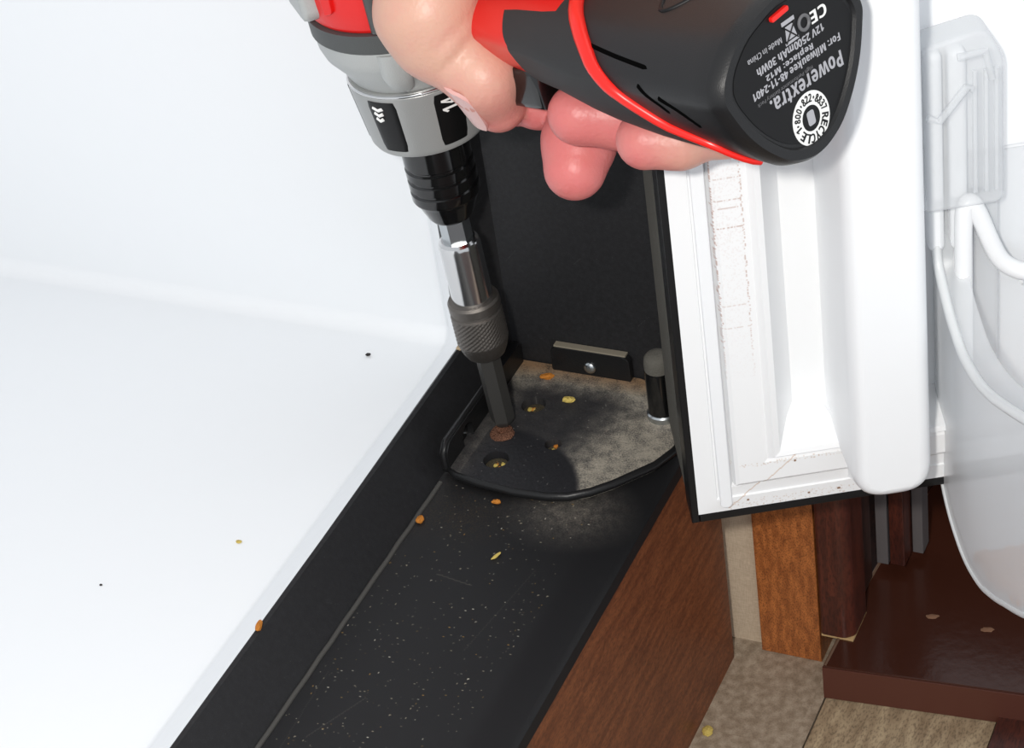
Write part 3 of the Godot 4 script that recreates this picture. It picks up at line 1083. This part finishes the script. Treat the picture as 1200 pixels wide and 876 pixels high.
func seam(t: float) -> float:
	var u := t if t > 0.5 else 1.0 - t
	var ks := [Vector2(0.5, 50), Vector2(0.56, 48), Vector2(0.60, 42.5), Vector2(0.64, 37.5), Vector2(0.71, 31.5), Vector2(0.77, 27.5), Vector2(0.82, 21), Vector2(0.86, 12), Vector2(0.92, 9), Vector2(1.0, 8)]
	for j in ks.size() - 1:
		if u <= ks[j + 1].x:
			return lerpf(ks[j].y, ks[j + 1].y, (u - ks[j].x) / (ks[j + 1].x - ks[j].x))
	return 8.0

func rubber_end(t: float) -> float:
	var u := fposmod(t, 1.0)
	u = u if u > 0.5 else 1.0 - u
	return lerpf(51.5, 66.5 - 3.0 * clampf((u - 0.6) / 0.1, 0.0, 1.0), clampf((u - 0.585) / 0.012, 0.0, 1.0))

func on_face(x: float, y: float, off := 0.05) -> Vector3:
	return base_c + (gx * x + gy * y) * 0.945 + gh * (off - 0.6)

func build_screwdriver() -> void:
	for p in [[0, -22.1], [7.5, -20.0], [13.3, -15.3], [18.2, -9], [21.6, -2], [22.6, 2], [20.6, 6.5], [14, 11.9], [3, 15], [-3, 15], [-14, 11.9], [-20.6, 6.5], [-22.6, 2], [-21.6, -2], [-18.2, -9], [-13.3, -15.3], [-7.5, -20]]:
		outline.append(Vector2(p[0], p[1]) * GS)
	var t := thing("cordless_screwdriver", tip + dd * 66.0, "red and black cordless screwdriver with grey clutch ring held upright over the hinge bracket", "power tool")
	var s := Shape.new()
	# chuck: glossy black collar with grooves
	s.lathe([[64.5, 2.5], [64.6, 5.0], [65.6, 5.7], [69.5, 7.2], [70.6, 8.0], [71.2, 8.3], [73.2, 8.3], [73.6, 7.8], [74.0, 7.8], [74.4, 8.3], [76.4, 8.3], [76.8, 7.8], [77.2, 7.8], [77.6, 8.3], [79.6, 8.3], [80.0, 7.8], [80.4, 7.8], [80.8, 8.2], [90.0, 8.2], [90.0, 2.0]], tip, dd, bx, bz, 56)
	put("chuck", s, M.gloss_black, t, 30.0)
	# clutch ring
	s = Shape.new()
	s.lathe([[88.9, 7.0], [88.5, 12.2], [88.9, 13.3], [90.0, 13.9], [104.0, 15.8], [105.4, 15.9], [106.4, 15.4], [106.6, 12.0]], tip, dd, bx, bz, 72)
	var cl := put("clutch_ring", s, M.clutch, t, 30.0)
	s = Shape.new()
	var hl := []
	for i in 49:
		var a := TAU * i / 48
		hl.append(tip + dd * 105.9 + (bx * sin(a) + bz * cos(a)) * 15.6)
	s.tube(hl, [0.45], 8)
	put("polished_edge", s, M.chrome, cl, 60.0)
	for k in 6:
		var ac := -0.66 + k * TAU / 6.0
		s = Shape.new()
		var rings := []
		for j in 9:
			var f := j / 8.0
			var sl := lerpf(90.8, 104.6, f)
			var hw := lerpf(0.235, 0.245, f) * (0.9 if j == 0 or j == 8 else 1.0)
			var rr := 13.9 + (sl - 90.0) / 14.0 * 1.9
			var outer := PackedVector3Array()
			for i in 11:
				var a := ac - hw + 2.0 * hw * i / 10.0
				outer.append(tip + dd * sl + (bx * sin(a) + bz * cos(a)) * (rr + 0.16 - (0.16 if i == 0 or i == 10 else 0.0)))
			for i in 11:
				var a := ac + hw - 2.0 * hw * i / 10.0
				outer.append(tip + dd * sl + (bx * sin(a) + bz * cos(a)) * (rr - 0.4))
			rings.append(outer)
		s.loft(rings)
		put("inlay", s, M.inlay, cl, 30.0)
	# printed marks: the figure 14 and a small drill-bit symbol
	var a14 := 0.37
	var o14 := (bx * sin(a14) + bz * cos(a14))
	var r14 := (bx * cos(a14) - bz * sin(a14))
	letters("figure", "14", tip + dd * 101.4 + o14 * 15.75, dd, -r14, 4.0, 3.6, M.print_white, cl)
	var ai := -0.72
	var oi := (bx * sin(ai) + bz * cos(ai))
	var ri := (bx * cos(ai) - bz * sin(ai))
	for k in 3:
		s = Shape.new()
		s.tube([tip + dd * (103.0 - k * 1.35) + oi * 15.75 - ri * (1.5 - k * 0.25), tip + dd * (102.4 - k * 1.35) + oi * 15.9, tip + dd * (102.9 - k * 1.35) + oi * 15.75 + ri * (1.3 - k * 0.2)], [0.42], 6, 0.4, oi)
		put("symbol", s, M.print_white, cl)
	# gear case
	s = Shape.new()
	s.lathe([[106.4, 10.0], [106.5, 14.6], [107.5, 15.2], [110.0, 16.4], [114.0, 19.3], [116.5, 20.1], [119.5, 20.3], [119.6, 12.0]], tip, dd, bx, bz, 72)
	var gc := put("gear_case", s, M.gearcase, t, 40.0)
	s = Shape.new()
	for a0 in [-0.22]:
		var e := (bx * sin(a0) + bz * cos(a0))
		var rr := (bx * cos(a0) - bz * sin(a0))
		var rings := []
		for q in [[119.0, 19.5, 3.6], [113.0, 19.0, 3.4], [109.0, 16.8, 2.8], [107.2, 14.6, 1.4]]:
			var ring := PackedVector3Array()
			for i in 12:
				var a := TAU * i / 12
				ring.append(tip + dd * q[0] + e * (q[1] + sin(a) * 1.5) + rr * cos(a) * q[2])
			rings.append(ring)
		s.loft(rings)
	put("screw_boss", s, M.gearcase, gc, 50.0)
	s = Shape.new()
	s.lathe([[119.4, 12.0], [119.5, 20.4], [120.0, 20.9], [124.4, 21.0], [124.6, 12.0]], tip, dd, bx, bz, 72)
	put("rubber_ring", s, M.ring, t, 30.0)
	# motor housing
	s = Shape.new()
	s.lathe([[124.4, 12.0], [124.5, 19.6], [125.6, 20.4], [130.0, 20.9], [150.0, 21.6], [172.0, 21.4], [178.0, 18.0], [180.0, 12.0]], tip, dd, bx, bz, 72)
	var hs := put("housing", s, M.red, t, 40.0)
	hs.set_meta("label", "red plastic motor housing")
	s = Shape.new()
	for k in [[-0.78, 0.07, 129.0, 160.0]]:
		var e := (bx * sin(k[0]) + bz * cos(k[0]))
		var rr := (bx * cos(k[0]) - bz * sin(k[0]))
		s.prism(rounded([Vector2(-1.6, k[2]), Vector2(1.0, k[2] + 1.0), Vector2(3.2, k[3]), Vector2(-2.8, k[3])], 0.8), tip + e * 20.4, rr, dd, e, 0.0, 1.5, 0.3)
	put("rib", s, M.red, hs)
	s = Shape.new()
	s.tube([tip + dd * 125.4 + (bx * sin(-0.28) + bz * cos(-0.28)) * 20.6, tip + dd * 150.0 + (bx * sin(-0.28) + bz * cos(-0.28)) * 21.6, tip + dd * 170.0 + (bx * sin(-0.28) + bz * cos(-0.28)) * 21.6], [1.6], 10)
	put("seam_strip", s, M.ring, hs, 60.0)
	s = Shape.new()
	var el := (bx * sin(-1.35) + bz * cos(-1.35))
	var rl := (bx * cos(-1.35) - bz * sin(-1.35))
	s.prism(rounded([Vector2(-7, 126.5), Vector2(7, 126.5), Vector2(7, 165), Vector2(-7, 165)], 3.0), tip, rl, dd, el, 18.0, 23.2, 1.4)
	put("side_cover", s, M.gearcase, hs, 50.0)
	# grip core, red where no rubber covers it
	s = Shape.new()
	var rr2 := []
	for L in [30.0, 40.0, 50.0, 58.0, 66.0, 74.0, 82.0, 90.0, 98.0, 106.0, 114.0]:
		var ring := PackedVector3Array()
		for i in 68: ring.append(grip(L, i / 68.0, -0.5))
		rr2.append(ring)
	s.loft(rr2)
	put("grip_core", s, M.red, t, 50.0)
	# black rubber overmould
	s = Shape.new()
	for i in 170:
		var t0 := i / 170.0
		var t1 := (i + 1) / 170.0
		for j in 10:
			var q := []
			for c in [[t0, j], [t1, j], [t1, j + 1], [t0, j + 1]]:
				q.append(grip(lerpf(seam(c[0]) + 0.5, rubber_end(c[0]), c[1] / 10.0), c[0], 0.35))
			s.quad(q[0], q[1], q[2], q[3])
		# the overmould's end turns down to the core
		s.quad(grip(rubber_end(t0), t0, 0.35), grip(rubber_end(t1), t1, 0.35), grip(rubber_end(t1) + 0.3, t1, -0.9), grip(rubber_end(t0) + 0.3, t0, -0.9))
	put("overmould", s, M.rubber, t, 40.0, gh * 0.001 + Vector3.UP)
	# trigger
	s = Shape.new()
	s.box(Vector3(-6, -4, -5), Vector3(6, 6, 6), 2.0, Vector3(36.6, 123.6, 26.6), -gh, gy, gx)
	var tr := put("trigger", s, M.gloss_black, t, 50.0)
	s = Shape.new()
	s.box(Vector3(6, -3, -5), Vector3(11, 8, 6), 1.2, Vector3(36.6, 123.6, 26.6), -gh, gy, gx)
	put("slide", s, M.gearcase, tr, 50.0)
	# battery
	s = Shape.new()
	var rows := []
	for j in 13:
		var ring := PackedVector3Array()
		for i in 136:
			var tt := i / 136.0
			ring.append(grip([0.0, 0.35, 1.0, 2.0, 3.2][j] if j < 5 else lerpf(3.2, seam(tt), (j - 4) / 8.0), tt))
		rows.append(ring)
	var rin := PackedVector3Array()
	var rin2 := PackedVector3Array()
	for i in 136:
		rin.append(base_c + (grip(0.0, i / 136.0) - base_c) * 0.90)
		rin2.append(base_c + (grip(0.0, i / 136.0) - base_c) * 0.88 - gh * 0.7)
	rows.push_front(rin)
	rows.push_front(rin2)
	s.loft(rows)
	var bt := put("battery", s, M.battery_black, t, 32.0)
	bt.set_meta("label", "black battery pack with printed base")
	# red trim along the seam
	s = Shape.new()
	var path := []
	var rad := []
	for i in 61:
		var tt := lerpf(0.06, 0.94, i / 60.0)
		path.append(grip(seam(tt), tt, 0.25))
		rad.append(lerpf(0.85, 1.6, clampf((seam(tt) - 10.0) / 32.0, 0.0, 1.0)))
	s.tube(path, rad, 10)
	put("red_trim", s, M.red_trim, bt, 60.0)
	for q in [[40.5, 0.625, 18.0, 0.655, 0.75], [23.0, 0.685, 16.0, 0.79, 1.0], [18.0, 0.715, 9.0, 0.81, 1.2]]:
		s = Shape.new()
		var pth := []
		for i in 9:
			pth.append(grip(lerpf(q[0], q[2], i / 8.0), lerpf(q[1], q[3], i / 8.0), -0.8 * q[4]))
		s.tube(pth, [0.3, q[4], q[4], q[4], q[4], q[4], q[4], q[4], 0.3], 8)
		put("groove", s, M.groove, bt, 60.0)
	# latch outline on the battery's flank
	s = Shape.new()
	var lp := []
	for q in [[34.0, 0.48], [27.0, 0.53], [24.0, 0.56], [21.0, 0.555], [17.0, 0.52]]:
		lp.append(grip(q[0], q[1], -0.1))
	s.tube(smooth(lp, 4), [0.5], 8)
	put("latch", s, M.face_black, bt, 60.0)
	# printed base
	s = Shape.new()
	var fr := PackedVector2Array()
	for p in outline: fr.append(p * 0.80)
	s.prism(rounded(Array(fr), 3.0, 3), base_c, gx, gy, gh, -1.2, -0.55, 0.1)
	put("base_face", s, M.face_black, bt, 30.0)
	s = Shape.new()
	s.prism(rounded([Vector2(-3.9, 9.3), Vector2(0.9, 9.7), Vector2(0.9, 10.7), Vector2(-3.9, 10.3)], 0.4), base_c, gx, gy, gh, -0.6, 0.25, 0.1)
	put("indicator", s, M.red_trim, bt)
	text_scale = 0.93
	var R := -gx
	var U := -gy
	letters("print", "Powerextra.", on_face(1.7, -5.9), R, U, 3.3, 22.4, M.print_grey, bt)
	letters("print", "High Performance Battery Pack", on_face(-4.2, -3.6), R, U, 1.05, 17.0, M.print_dim, bt, false)
	letters("print", "For: Milwaukee 48-11-2401", on_face(0.2, -1.7), R, U, 1.75, 27.0, M.print_grey, bt)
	letters("print", "Replace: M12", on_face(-1.5, 0.35), R, U, 1.75, 14.5, M.print_grey, bt)
	letters("print", "12V 2500mAh 30Wh", on_face(-0.4, 2.3), R, U, 1.75, 20.6, M.print_grey, bt)
	letters("print", "Made in China", on_face(-7.2, 5.3), R, U, 1.25, 10.2, M.print_grey, bt, false)
	letters("print", "CE", on_face(9.2, 5.4), R, U, 2.6, 4.8, M.print_white, bt)
	# crossed-out bin and recycling symbols
	s = Shape.new()
	s.prism(PackedVector2Array([Vector2(-1.5, 1.2), Vector2(1.5, 1.2), Vector2(1.0, -1.4), Vector2(-1.0, -1.4)]), on_face(0.6, 5.6), R, U, gh, 0.0, 0.06)
	s.box(Vector3(-1.9, 1.5, 0.0), Vector3(1.9, 2.0, 0.06), 0.0, on_face(0.6, 5.6), R, U, gh)
	s.box(Vector3(-1.8, -2.6, 0.0), Vector3(1.8, -1.8, 0.06), 0.0, on_face(0.6, 5.6), R, U, gh)
	put("symbol", s, M.print_grey, bt)
	s = Shape.new()
	s.tube([on_face(2.4, 7.4, 0.14), on_face(-1.2, 3.8, 0.14)], [0.16], 6)
	s.tube([on_face(-1.2, 7.4, 0.14), on_face(2.4, 3.8, 0.14)], [0.16], 6)
	put("symbol", s, M.face_black, bt)
	s = Shape.new()
	var rec := []
	for i in 25:
		var a := TAU * i / 24
		rec.append(on_face(4.7 + 1.45 * cos(a), 5.6 + 1.45 * sin(a), 0.08))
	s.tube(rec, [0.38], 6)
	put("symbol", s, M.print_dim, bt, 60.0)
	# round recycling seal
	var sc := Vector2(0.5, -13.1)
	s = Shape.new()
	s.prism(pierced(circle(sc * 0.945, 5.2, 40), [circle(sc * 0.945, 2.5, 28)]), on_face(0, 0, 0.0), gx, gy, gh, -0.02, 0.07)
	put("seal", s, M.print_white, bt)
	for k in 7:
		var a := PI * 0.5 + (k - 3) * 0.36 + 0.15
		var rv := R * cos(a) + U * sin(a)
		letters("print", "RECYCLE"[6 - k], on_face(sc.x, sc.y, 0.09) + rv * 3.88, rv.cross(gh), rv, 1.9, 1.25, M.face_black, bt)
	var dg := "1.800.822.8837"
	for k in dg.length():
		var a := -PI * 0.5 - (k - 6.5) * 0.25 + 0.15
		var rv := R * cos(a) + U * sin(a)
		letters("print", dg[k], on_face(sc.x, sc.y, 0.09) + rv * 3.88, gh.cross(rv) * -1.0, rv, 0.6 if dg[k] == "." else 1.7, 0.35 if dg[k] == "." else 0.85, M.face_black, bt)
	s = Shape.new()
	s.prism(rounded([Vector2(-1.0, -1.5), Vector2(1.0, -1.5), Vector2(1.0, 1.4), Vector2(-1.0, 1.4)], 0.6), on_face(sc.x, sc.y, 0.0), R, U, gh, 0.0, 0.1, 0.02)
	put("symbol", s, M.print_grey, bt)
	text_scale = 1.0


func build_bit() -> void:
	var t := thing("bit_holder", tip + dd * 24.0, "shiny magnetic bit holder with a knurled sleeve fitted in the chuck", "bit holder")
	var s := Shape.new()
	# hexagonal shank
	s.lathe([[55.0, 3.3], [56.0, 3.75], [66.0, 3.75]], tip, dd, bx.rotated(dd, 0.5), bz.rotated(dd, 0.5), 6)
	put("shank", s, M.steel, t, 20.0)
	s = Shape.new()
	s.lathe([[38.0, 4.6], [39.0, 5.15], [56.2, 5.15], [57.3, 4.9], [57.9, 4.2], [58.0, 3.0]], tip, dd, bx, bz, 48)
	put("barrel", s, M.chrome, t, 30.0)
	# knurled sleeve: a diamond pattern raised from the surface
	s = Shape.new()
	var rings := []
	var prof := [[23.4, 3.9], [23.8, 4.9], [25.4, 5.7], [27.6, 6.35], [28.2, 6.5]]
	for k in 29: prof.append([28.4 + k * 0.28, 6.5])
	prof += [[36.5, 6.45], [36.8, 6.05], [37.4, 6.0], [37.8, 6.5], [39.8, 6.5], [40.5, 6.1], [40.6, 5.1]]
	for j in prof.size():
		var ring := PackedVector3Array()
		for i in 112:
			var a := TAU * i / 112
			var r: float = prof[j][1]
			if j >= 5 and j < 34:
				r += 0.10 * (absf(fposmod(i * 0.25 + j * 0.25, 1.0) - 0.5) + absf(fposmod(i * 0.25 - j * 0.25, 1.0) - 0.5)) * 2.0 - 0.1
			ring.append(tip + dd * prof[j][0] + (bx * sin(a) + bz * cos(a)) * r)
		rings.append(ring)
	s.loft(rings)
	put("sleeve", s, M.knurled, t, 25.0)
	org = tip
	s = Shape.new()
	s.lathe([[0.3, 1.3], [1.2, 2.1], [2.2, 2.8], [3.0, 3.1], [24.0, 3.15]], tip, dd, bx.rotated(dd, 0.3), bz.rotated(dd, 0.3), 6)
	tag(put("screwdriver_bit", s, M.bit_steel, null, 20.0), "dark hexagonal screwdriver bit standing on the rusty screw", "screwdriver bit")


# ------------------------------------------------------------------ hand
var chains := []

func v4(a: Array) -> Array:
	var out := []
	for k in a: out.append([Vector3(k[0], k[1], k[2]), k[3]])
	return out

func sd_chain(p: Vector3, ch: Array, k: float) -> float:
	var d := 1e9
	for i in ch.size() - 1:
		var a: Vector3 = ch[i][0]
		var b: Vector3 = ch[i + 1][0]
		var ab := b - a
		var t := clampf((p - a).dot(ab) / ab.length_squared(), 0.0, 1.0)
		var e := p.distance_to(a + ab * t) - lerpf(ch[i][1], ch[i + 1][1], t)
		if i == 0:
			d = e
		else:
			var h := clampf(0.5 + 0.5 * (d - e) / k, 0.0, 1.0)
			d = lerpf(d, e, h) - k * h * (1.0 - h)
	return d

func smin(a: float, b: float, k: float) -> float:
	var h := clampf(0.5 + 0.5 * (a - b) / k, 0.0, 1.0)
	return lerpf(a, b, h) - k * h * (1.0 - h)

func seg(p: Vector3, a: Vector3, b: Vector3) -> float:
	var t := clampf((p - a).dot(b - a) / (b - a).length_squared(), 0.0, 1.0)
	return p.distance_to(a + (b - a) * t)

func hand_field(p: Vector3) -> float:
	var palm := sd_chain(p, chains[5], 8.0)
	var d := 1e9
	for i in 5:
		var e := sd_chain(p, chains[i], 4.0 if i == 0 else 3.0)
		d = smin(d, e, 0.7)
	d = smin(d, palm, 9.0)
	if d < 4.0:
		var jc := Vector3(26.0, 136.6, 33.0)
		var jn := Vector3(0.7855, -0.6146, 0.0726)
		var near := exp(-pow(p.distance_to(jc) / 9.0, 4))
		var along := (p - jc).dot(jn)
		var wave := 0.5 * sin((p - jc).dot(Vector3(0.6, 0.75, 0.2)) * 0.5)
		d += near * (1.0 * exp(-pow((along + wave) / 1.1, 2)) + 0.45 * exp(-pow((along + 3.0 - wave) / 0.9, 2)) + 0.35 * exp(-pow((along - 2.8 + wave) / 0.9, 2)))
	return d

func build_hand() -> void:
	chains = [
		v4([[30.0, 188.0, 14.0, 10.5], [13.4, 157.7, 17.2, 10.6], [13.9, 138.5, 27.5, 10.7], [16.0, 133.4, 28.2, 9.0], [26.0, 125.4, 29.6, 7.0], [26.5, 117.0, 26.1, 6.1]]),
		v4([[24.5, 110.0, 14.5, 4.8], [32.2, 113.5, 18.1, 5.3], [38.6, 116.2, 12.2, 5.5], [39.8, 138.3, 1.6, 6.5], [44.8, 162.6, 6.9, 10.4]]),
		v4([[48.7, 121.4, 33.4, 6.5], [57.9, 119.6, 29.8, 6.3], [62.4, 127.5, 15.0, 6.7], [57.4, 152.8, 8.1, 7.7], [55.7, 164.9, 10.2, 10.3]]),
		v4([[44.3, 105.2, 29.5, 6.7], [43.5, 108.8, 24.1, 7.6], [44.1, 116.3, 13.3, 7.3], [45.5, 143.8, -0.4, 7.6], [49.5, 162.9, 6.9, 10.4]]),
		v4([[67.0, 122.6, 41.9, 6.1], [73.6, 122.0, 40.2, 5.1], [81.0, 120.1, 33.4, 3.8], [84.0, 129.8, 15.2, 5.5], [75.2, 158.8, 10.1, 6.8], [66.1, 168.6, 12.7, 10.1]]),
		v4([[66.4, 172.1, 12.5, 14.2], [48.0, 170.9, 12.4, 16.2], [34.4, 179.4, 12.9, 17.9], [34.5, 225.0, 5.1, 21.3]]),
	]
	var lo := Vector3(-2, 82, -26)
	var cell := 1.0
	var bs := 8
	var nb := Vector3i(12, 18, 11)
	var n := nb * bs + Vector3i.ONE
	var f := PackedFloat32Array()
	f.resize(n.x * n.y * n.z)
	f.fill(1e3)
	var live := []
	for bzi in nb.z:
		for byi in nb.y:
			for bxi in nb.x:
				var cc := lo + Vector3(bxi + 0.5, byi + 0.5, bzi + 0.5) * bs * cell
				var dc := hand_field(cc)
				if absf(dc) > bs * cell * 0.9 + 1.0:
					if dc < 0.0:
						for z in bs + 1:
							for y in bs + 1:
								for x in bs + 1:
									var id := (bxi * bs + x) + n.x * ((byi * bs + y) + n.y * (bzi * bs + z))
									if f[id] > 999.0: f[id] = -5.0
					continue
				live.append(Vector3i(bxi, byi, bzi))
				for z in bs + 1:
					for y in bs + 1:
						for x in bs + 1:
							var id := (bxi * bs + x) + n.x * ((byi * bs + y) + n.y * (bzi * bs + z))
							if absf(f[id]) > 999.0 or f[id] == -5.0:
								f[id] = hand_field(lo + Vector3(bxi * bs + x, byi * bs + y, bzi * bs + z) * cell)
	# close the wrist at the grid's top
	for z in n.z:
		for y in n.y:
			for x in n.x:
				if x == 0 or y == 0 or z == 0 or x == n.x - 1 or y == n.y - 1 or z == n.z - 1:
					var id := x + n.x * (y + n.y * z)
					f[id] = maxf(f[id], 0.4)
	var at := {}
	var pts := PackedVector3Array()
	var sx := 1
	var sy := n.x
	var sz := n.x * n.y
	var corner := PackedInt32Array([0, sx, sy, sx + sy, sz, sx + sz, sy + sz, sx + sy + sz])
	for z in n.z - 1:
		for y in n.y - 1:
			for x in n.x - 1:
				var id := x + sy * y + sz * z
				var f0 := f[id]
				if f0 > 4.0: continue
				var mask := 0
				for k in 8:
					if f[id + corner[k]] < 0.0: mask |= 1 << k
				if mask == 0 or mask == 255: continue
				var acc := Vector3.ZERO
				var cnt := 0
				for e in [[0, 1], [2, 3], [4, 5], [6, 7], [0, 2], [1, 3], [4, 6], [5, 7], [0, 4], [1, 5], [2, 6], [3, 7]]:
					var fa := f[id + corner[e[0]]]
					var fb := f[id + corner[e[1]]]
					if (fa < 0.0) == (fb < 0.0): continue
					var t := fa / (fa - fb)
					var pa := Vector3(e[0] & 1, (e[0] >> 1) & 1, e[0] >> 2)
					var pb := Vector3(e[1] & 1, (e[1] >> 1) & 1, e[1] >> 2)
					acc += pa.lerp(pb, t)
					cnt += 1
				at[id] = pts.size()
				pts.append(lo + (Vector3(x, y, z) + acc / cnt) * cell)
	var s := Shape.new()
	var cols := PackedColorArray()
	for p in pts: cols.append(skin(p))
	for id in at:
		for ax in 3:
			var st: int = [sx, sy, sz][ax]
			var u: int = [sy, sz, sx][ax]
			var w: int = [sz, sx, sy][ax]
			if (f[id] < 0.0) == (f[id + st] < 0.0): continue
			if not (at.has(id - u) and at.has(id - w) and at.has(id - u - w)): continue
			var q := [at[id], at[id - u], at[id - u - w], at[id - w]]
			if f[id] < 0.0: q.reverse()
			for k in [0, 1, 2, 0, 2, 3]:
				s.v.append(pts[q[k]])
				s.c.append(cols[q[k]])
	var m := relief(mat(Color(1, 1, 1), 0.42, 0.0, 0.45), noise_tex(0.06, 256, 31, 4), 45.0, 0.009)
	m.vertex_color_use_as_albedo = true
	m.subsurf_scatter_enabled = true
	m.subsurf_scatter_strength = 0.06
	org = Vector3(35, 88, 8)
	var h := put("person", s, m, null, 180.0)
	tag(h, "bare hand gripping the cordless screwdriver, thumb over its clutch ring", "person")
	# thumbnail: a curved plate on the outer side of the thumb's last joint
	var a := Vector3(26.0, 125.4, 29.6)
	var ax := Vector3(0.055, -0.92, -0.385).normalized()
	var nd := (-0.76 * Vector3(0.90677622, -0.12516333, -0.4026053) - 0.50 * Vector3(-0.14825401, 0.79927632, -0.58239) + 0.10 * Vector3(0.39468676, 0.58778525, 0.7062088))
	nd = (nd - ax * nd.dot(ax)).normalized()
	var nr := nd.cross(ax)
	s = Shape.new()
	var rings := []
	for j in 9:
		var g := j / 8.0
		var ring := PackedVector3Array()
		var rad := lerpf(7.9, 6.4, g)
		var hw := 0.74 * sqrt(clampf(1.0 - pow(absf(g - 0.55) / 0.62, 4), 0.05, 1.0))
		var ctr := a + ax * lerpf(-4.0, 9.5, g)
		for side in 2:
			for i in 9:
				var b := (i / 8.0 * 2.0 - 1.0) * hw * (1.0 if side == 0 else -1.0)
				ring.append(ctr + (nd * cos(b) + nr * sin(b)) * (rad + (0.55 if side == 0 else -0.3)))
		rings.append(ring)
	s.loft(rings)
	put("thumbnail", s, mat(Color(0.86, 0.69, 0.67), 0.3, 0.0, 0.5), h, 50.0)


func skin(p: Vector3) -> Color:
	var best := 1e9
	var who := 0
	for i in 6:
		var e := sd_chain(p, chains[i], 3.0)
		if e < best:
			best = e; who = i
	var base := Color(0.81, 0.635, 0.56)
	var pink := Color(0.81, 0.455, 0.445)
	var k := 0.0
	if who == 0:
		k = clampf((132.0 - p.y) / 18.0, 0.0, 1.0) * 0.65
	elif who < 5:
		k = 1.0 if who != 4 else clampf((80.0 - p.x) / 14.0, 0.2, 0.9)
	k = clampf(k + 0.16 * noise.get_noise_3dv(p * 2.2), 0.0, 1.0)
	return base.lerp(pink, k).srgb_to_linear()


# ------------------------------------------------------------------ crumbs and specks
func crumb(called: String, at: Vector3, size: Vector3, turn: float, m: Material, label: String, category := "crumb", group := "") -> void:
	org = at
	var s := Shape.new()
	var b := Basis(Vector3.UP, turn)
	s.ball(at + Vector3.UP * size.y * 0.8, b.x * size.x, b.y * size.y, b.z * size.z, 0.45, int(at.x * 7 + at.z * 3), 12, 8)
	tag(put(called, s, m, null, 35.0), label, category, group)

func build_crumbs() -> void:
	crumb("crumb", Vector3(2.0, 3.0, -23.6), Vector3(1.9, 0.8, 1.0), 0.5, M.crumb, "orange crumb on the bracket beside the back tab")
	crumb("crumb", Vector3(11.4, 3.0, -15.9), Vector3(1.7, 0.7, 1.1), 0.2, M.crumb_pale, "pale yellow crumb on the dusty plate between two screw holes")
	crumb("crumb", Vector3(8.1, 0.0, 23.4), Vector3(1.2, 0.5, 0.7), 0.3, M.crumb, "tiny orange crumb on the sill just below the bracket's front rim")
	crumb("crumb", Vector3(-7.4, 0.0, 34.9), Vector3(1.0, 0.7, 1.4), 0.1, M.crumb, "golden crumb on the sill at the foot of the ridge")
	crumb("crumb", Vector3(-18.9, 12.4, 91.7), Vector3(0.7, 0.9, 1.6), 0.2, M.crumb, "orange brown crumb on the ridge's top edge beside the white lining")
	crumb("crumb", Vector3(16.4, 0.0, 42.0), Vector3(0.45, 0.35, 1.6), -0.4, M.crumb_pale, "thin pale sliver of crumb in the middle of the black sill")
	crumb("crumb", Vector3(48.3, -90.0, 1.2), Vector3(1.5, 0.9, 1.7), 0.4, M.crumb_pale, "yellowish lump on the floor at the foot of the brown panel")
	crumb("speck", Vector3(-49.0, 3.9, -20.0), Vector3(0.75, 0.3, 0.6), 0.4, M.speck, "black speck on the white lining near its corner", "speck")
	crumb("speck", Vector3(-45.4, 3.6, 58.0), Vector3(0.8, 0.25, 0.6), 0.1, M.crumb_pale, "faint yellowish speck on the white lining's floor", "speck")
	crumb("speck", Vector3(-70.9, 3.6, 81.5), Vector3(0.4, 0.2, 0.3), 0.1, M.speck, "tiny grey speck far out on the white lining's floor", "speck")
	crumb("crumb", Vector3(-19.6, 12.2, -18.5), Vector3(0.9, 0.6, 1.0), 0.6, mat(Color(0.72, 0.64, 0.52), 0.8), "pale debris in the corner where the ridge meets the upright")
	crumb("speck", Vector3(97.0, -78.0, -47.0), Vector3(1.8, 0.2, 0.9), 0.3, mat(Color(0.5, 0.36, 0.27), 0.8), "light smudge of dried food on the brown board, left one", "speck")
	crumb("speck", Vector3(112.5, -78.0, -46.0), Vector3(1.8, 0.2, 0.9), 0.3, mat(Color(0.5, 0.36, 0.27), 0.8), "light smudge of dried food on the brown board, right one", "speck")
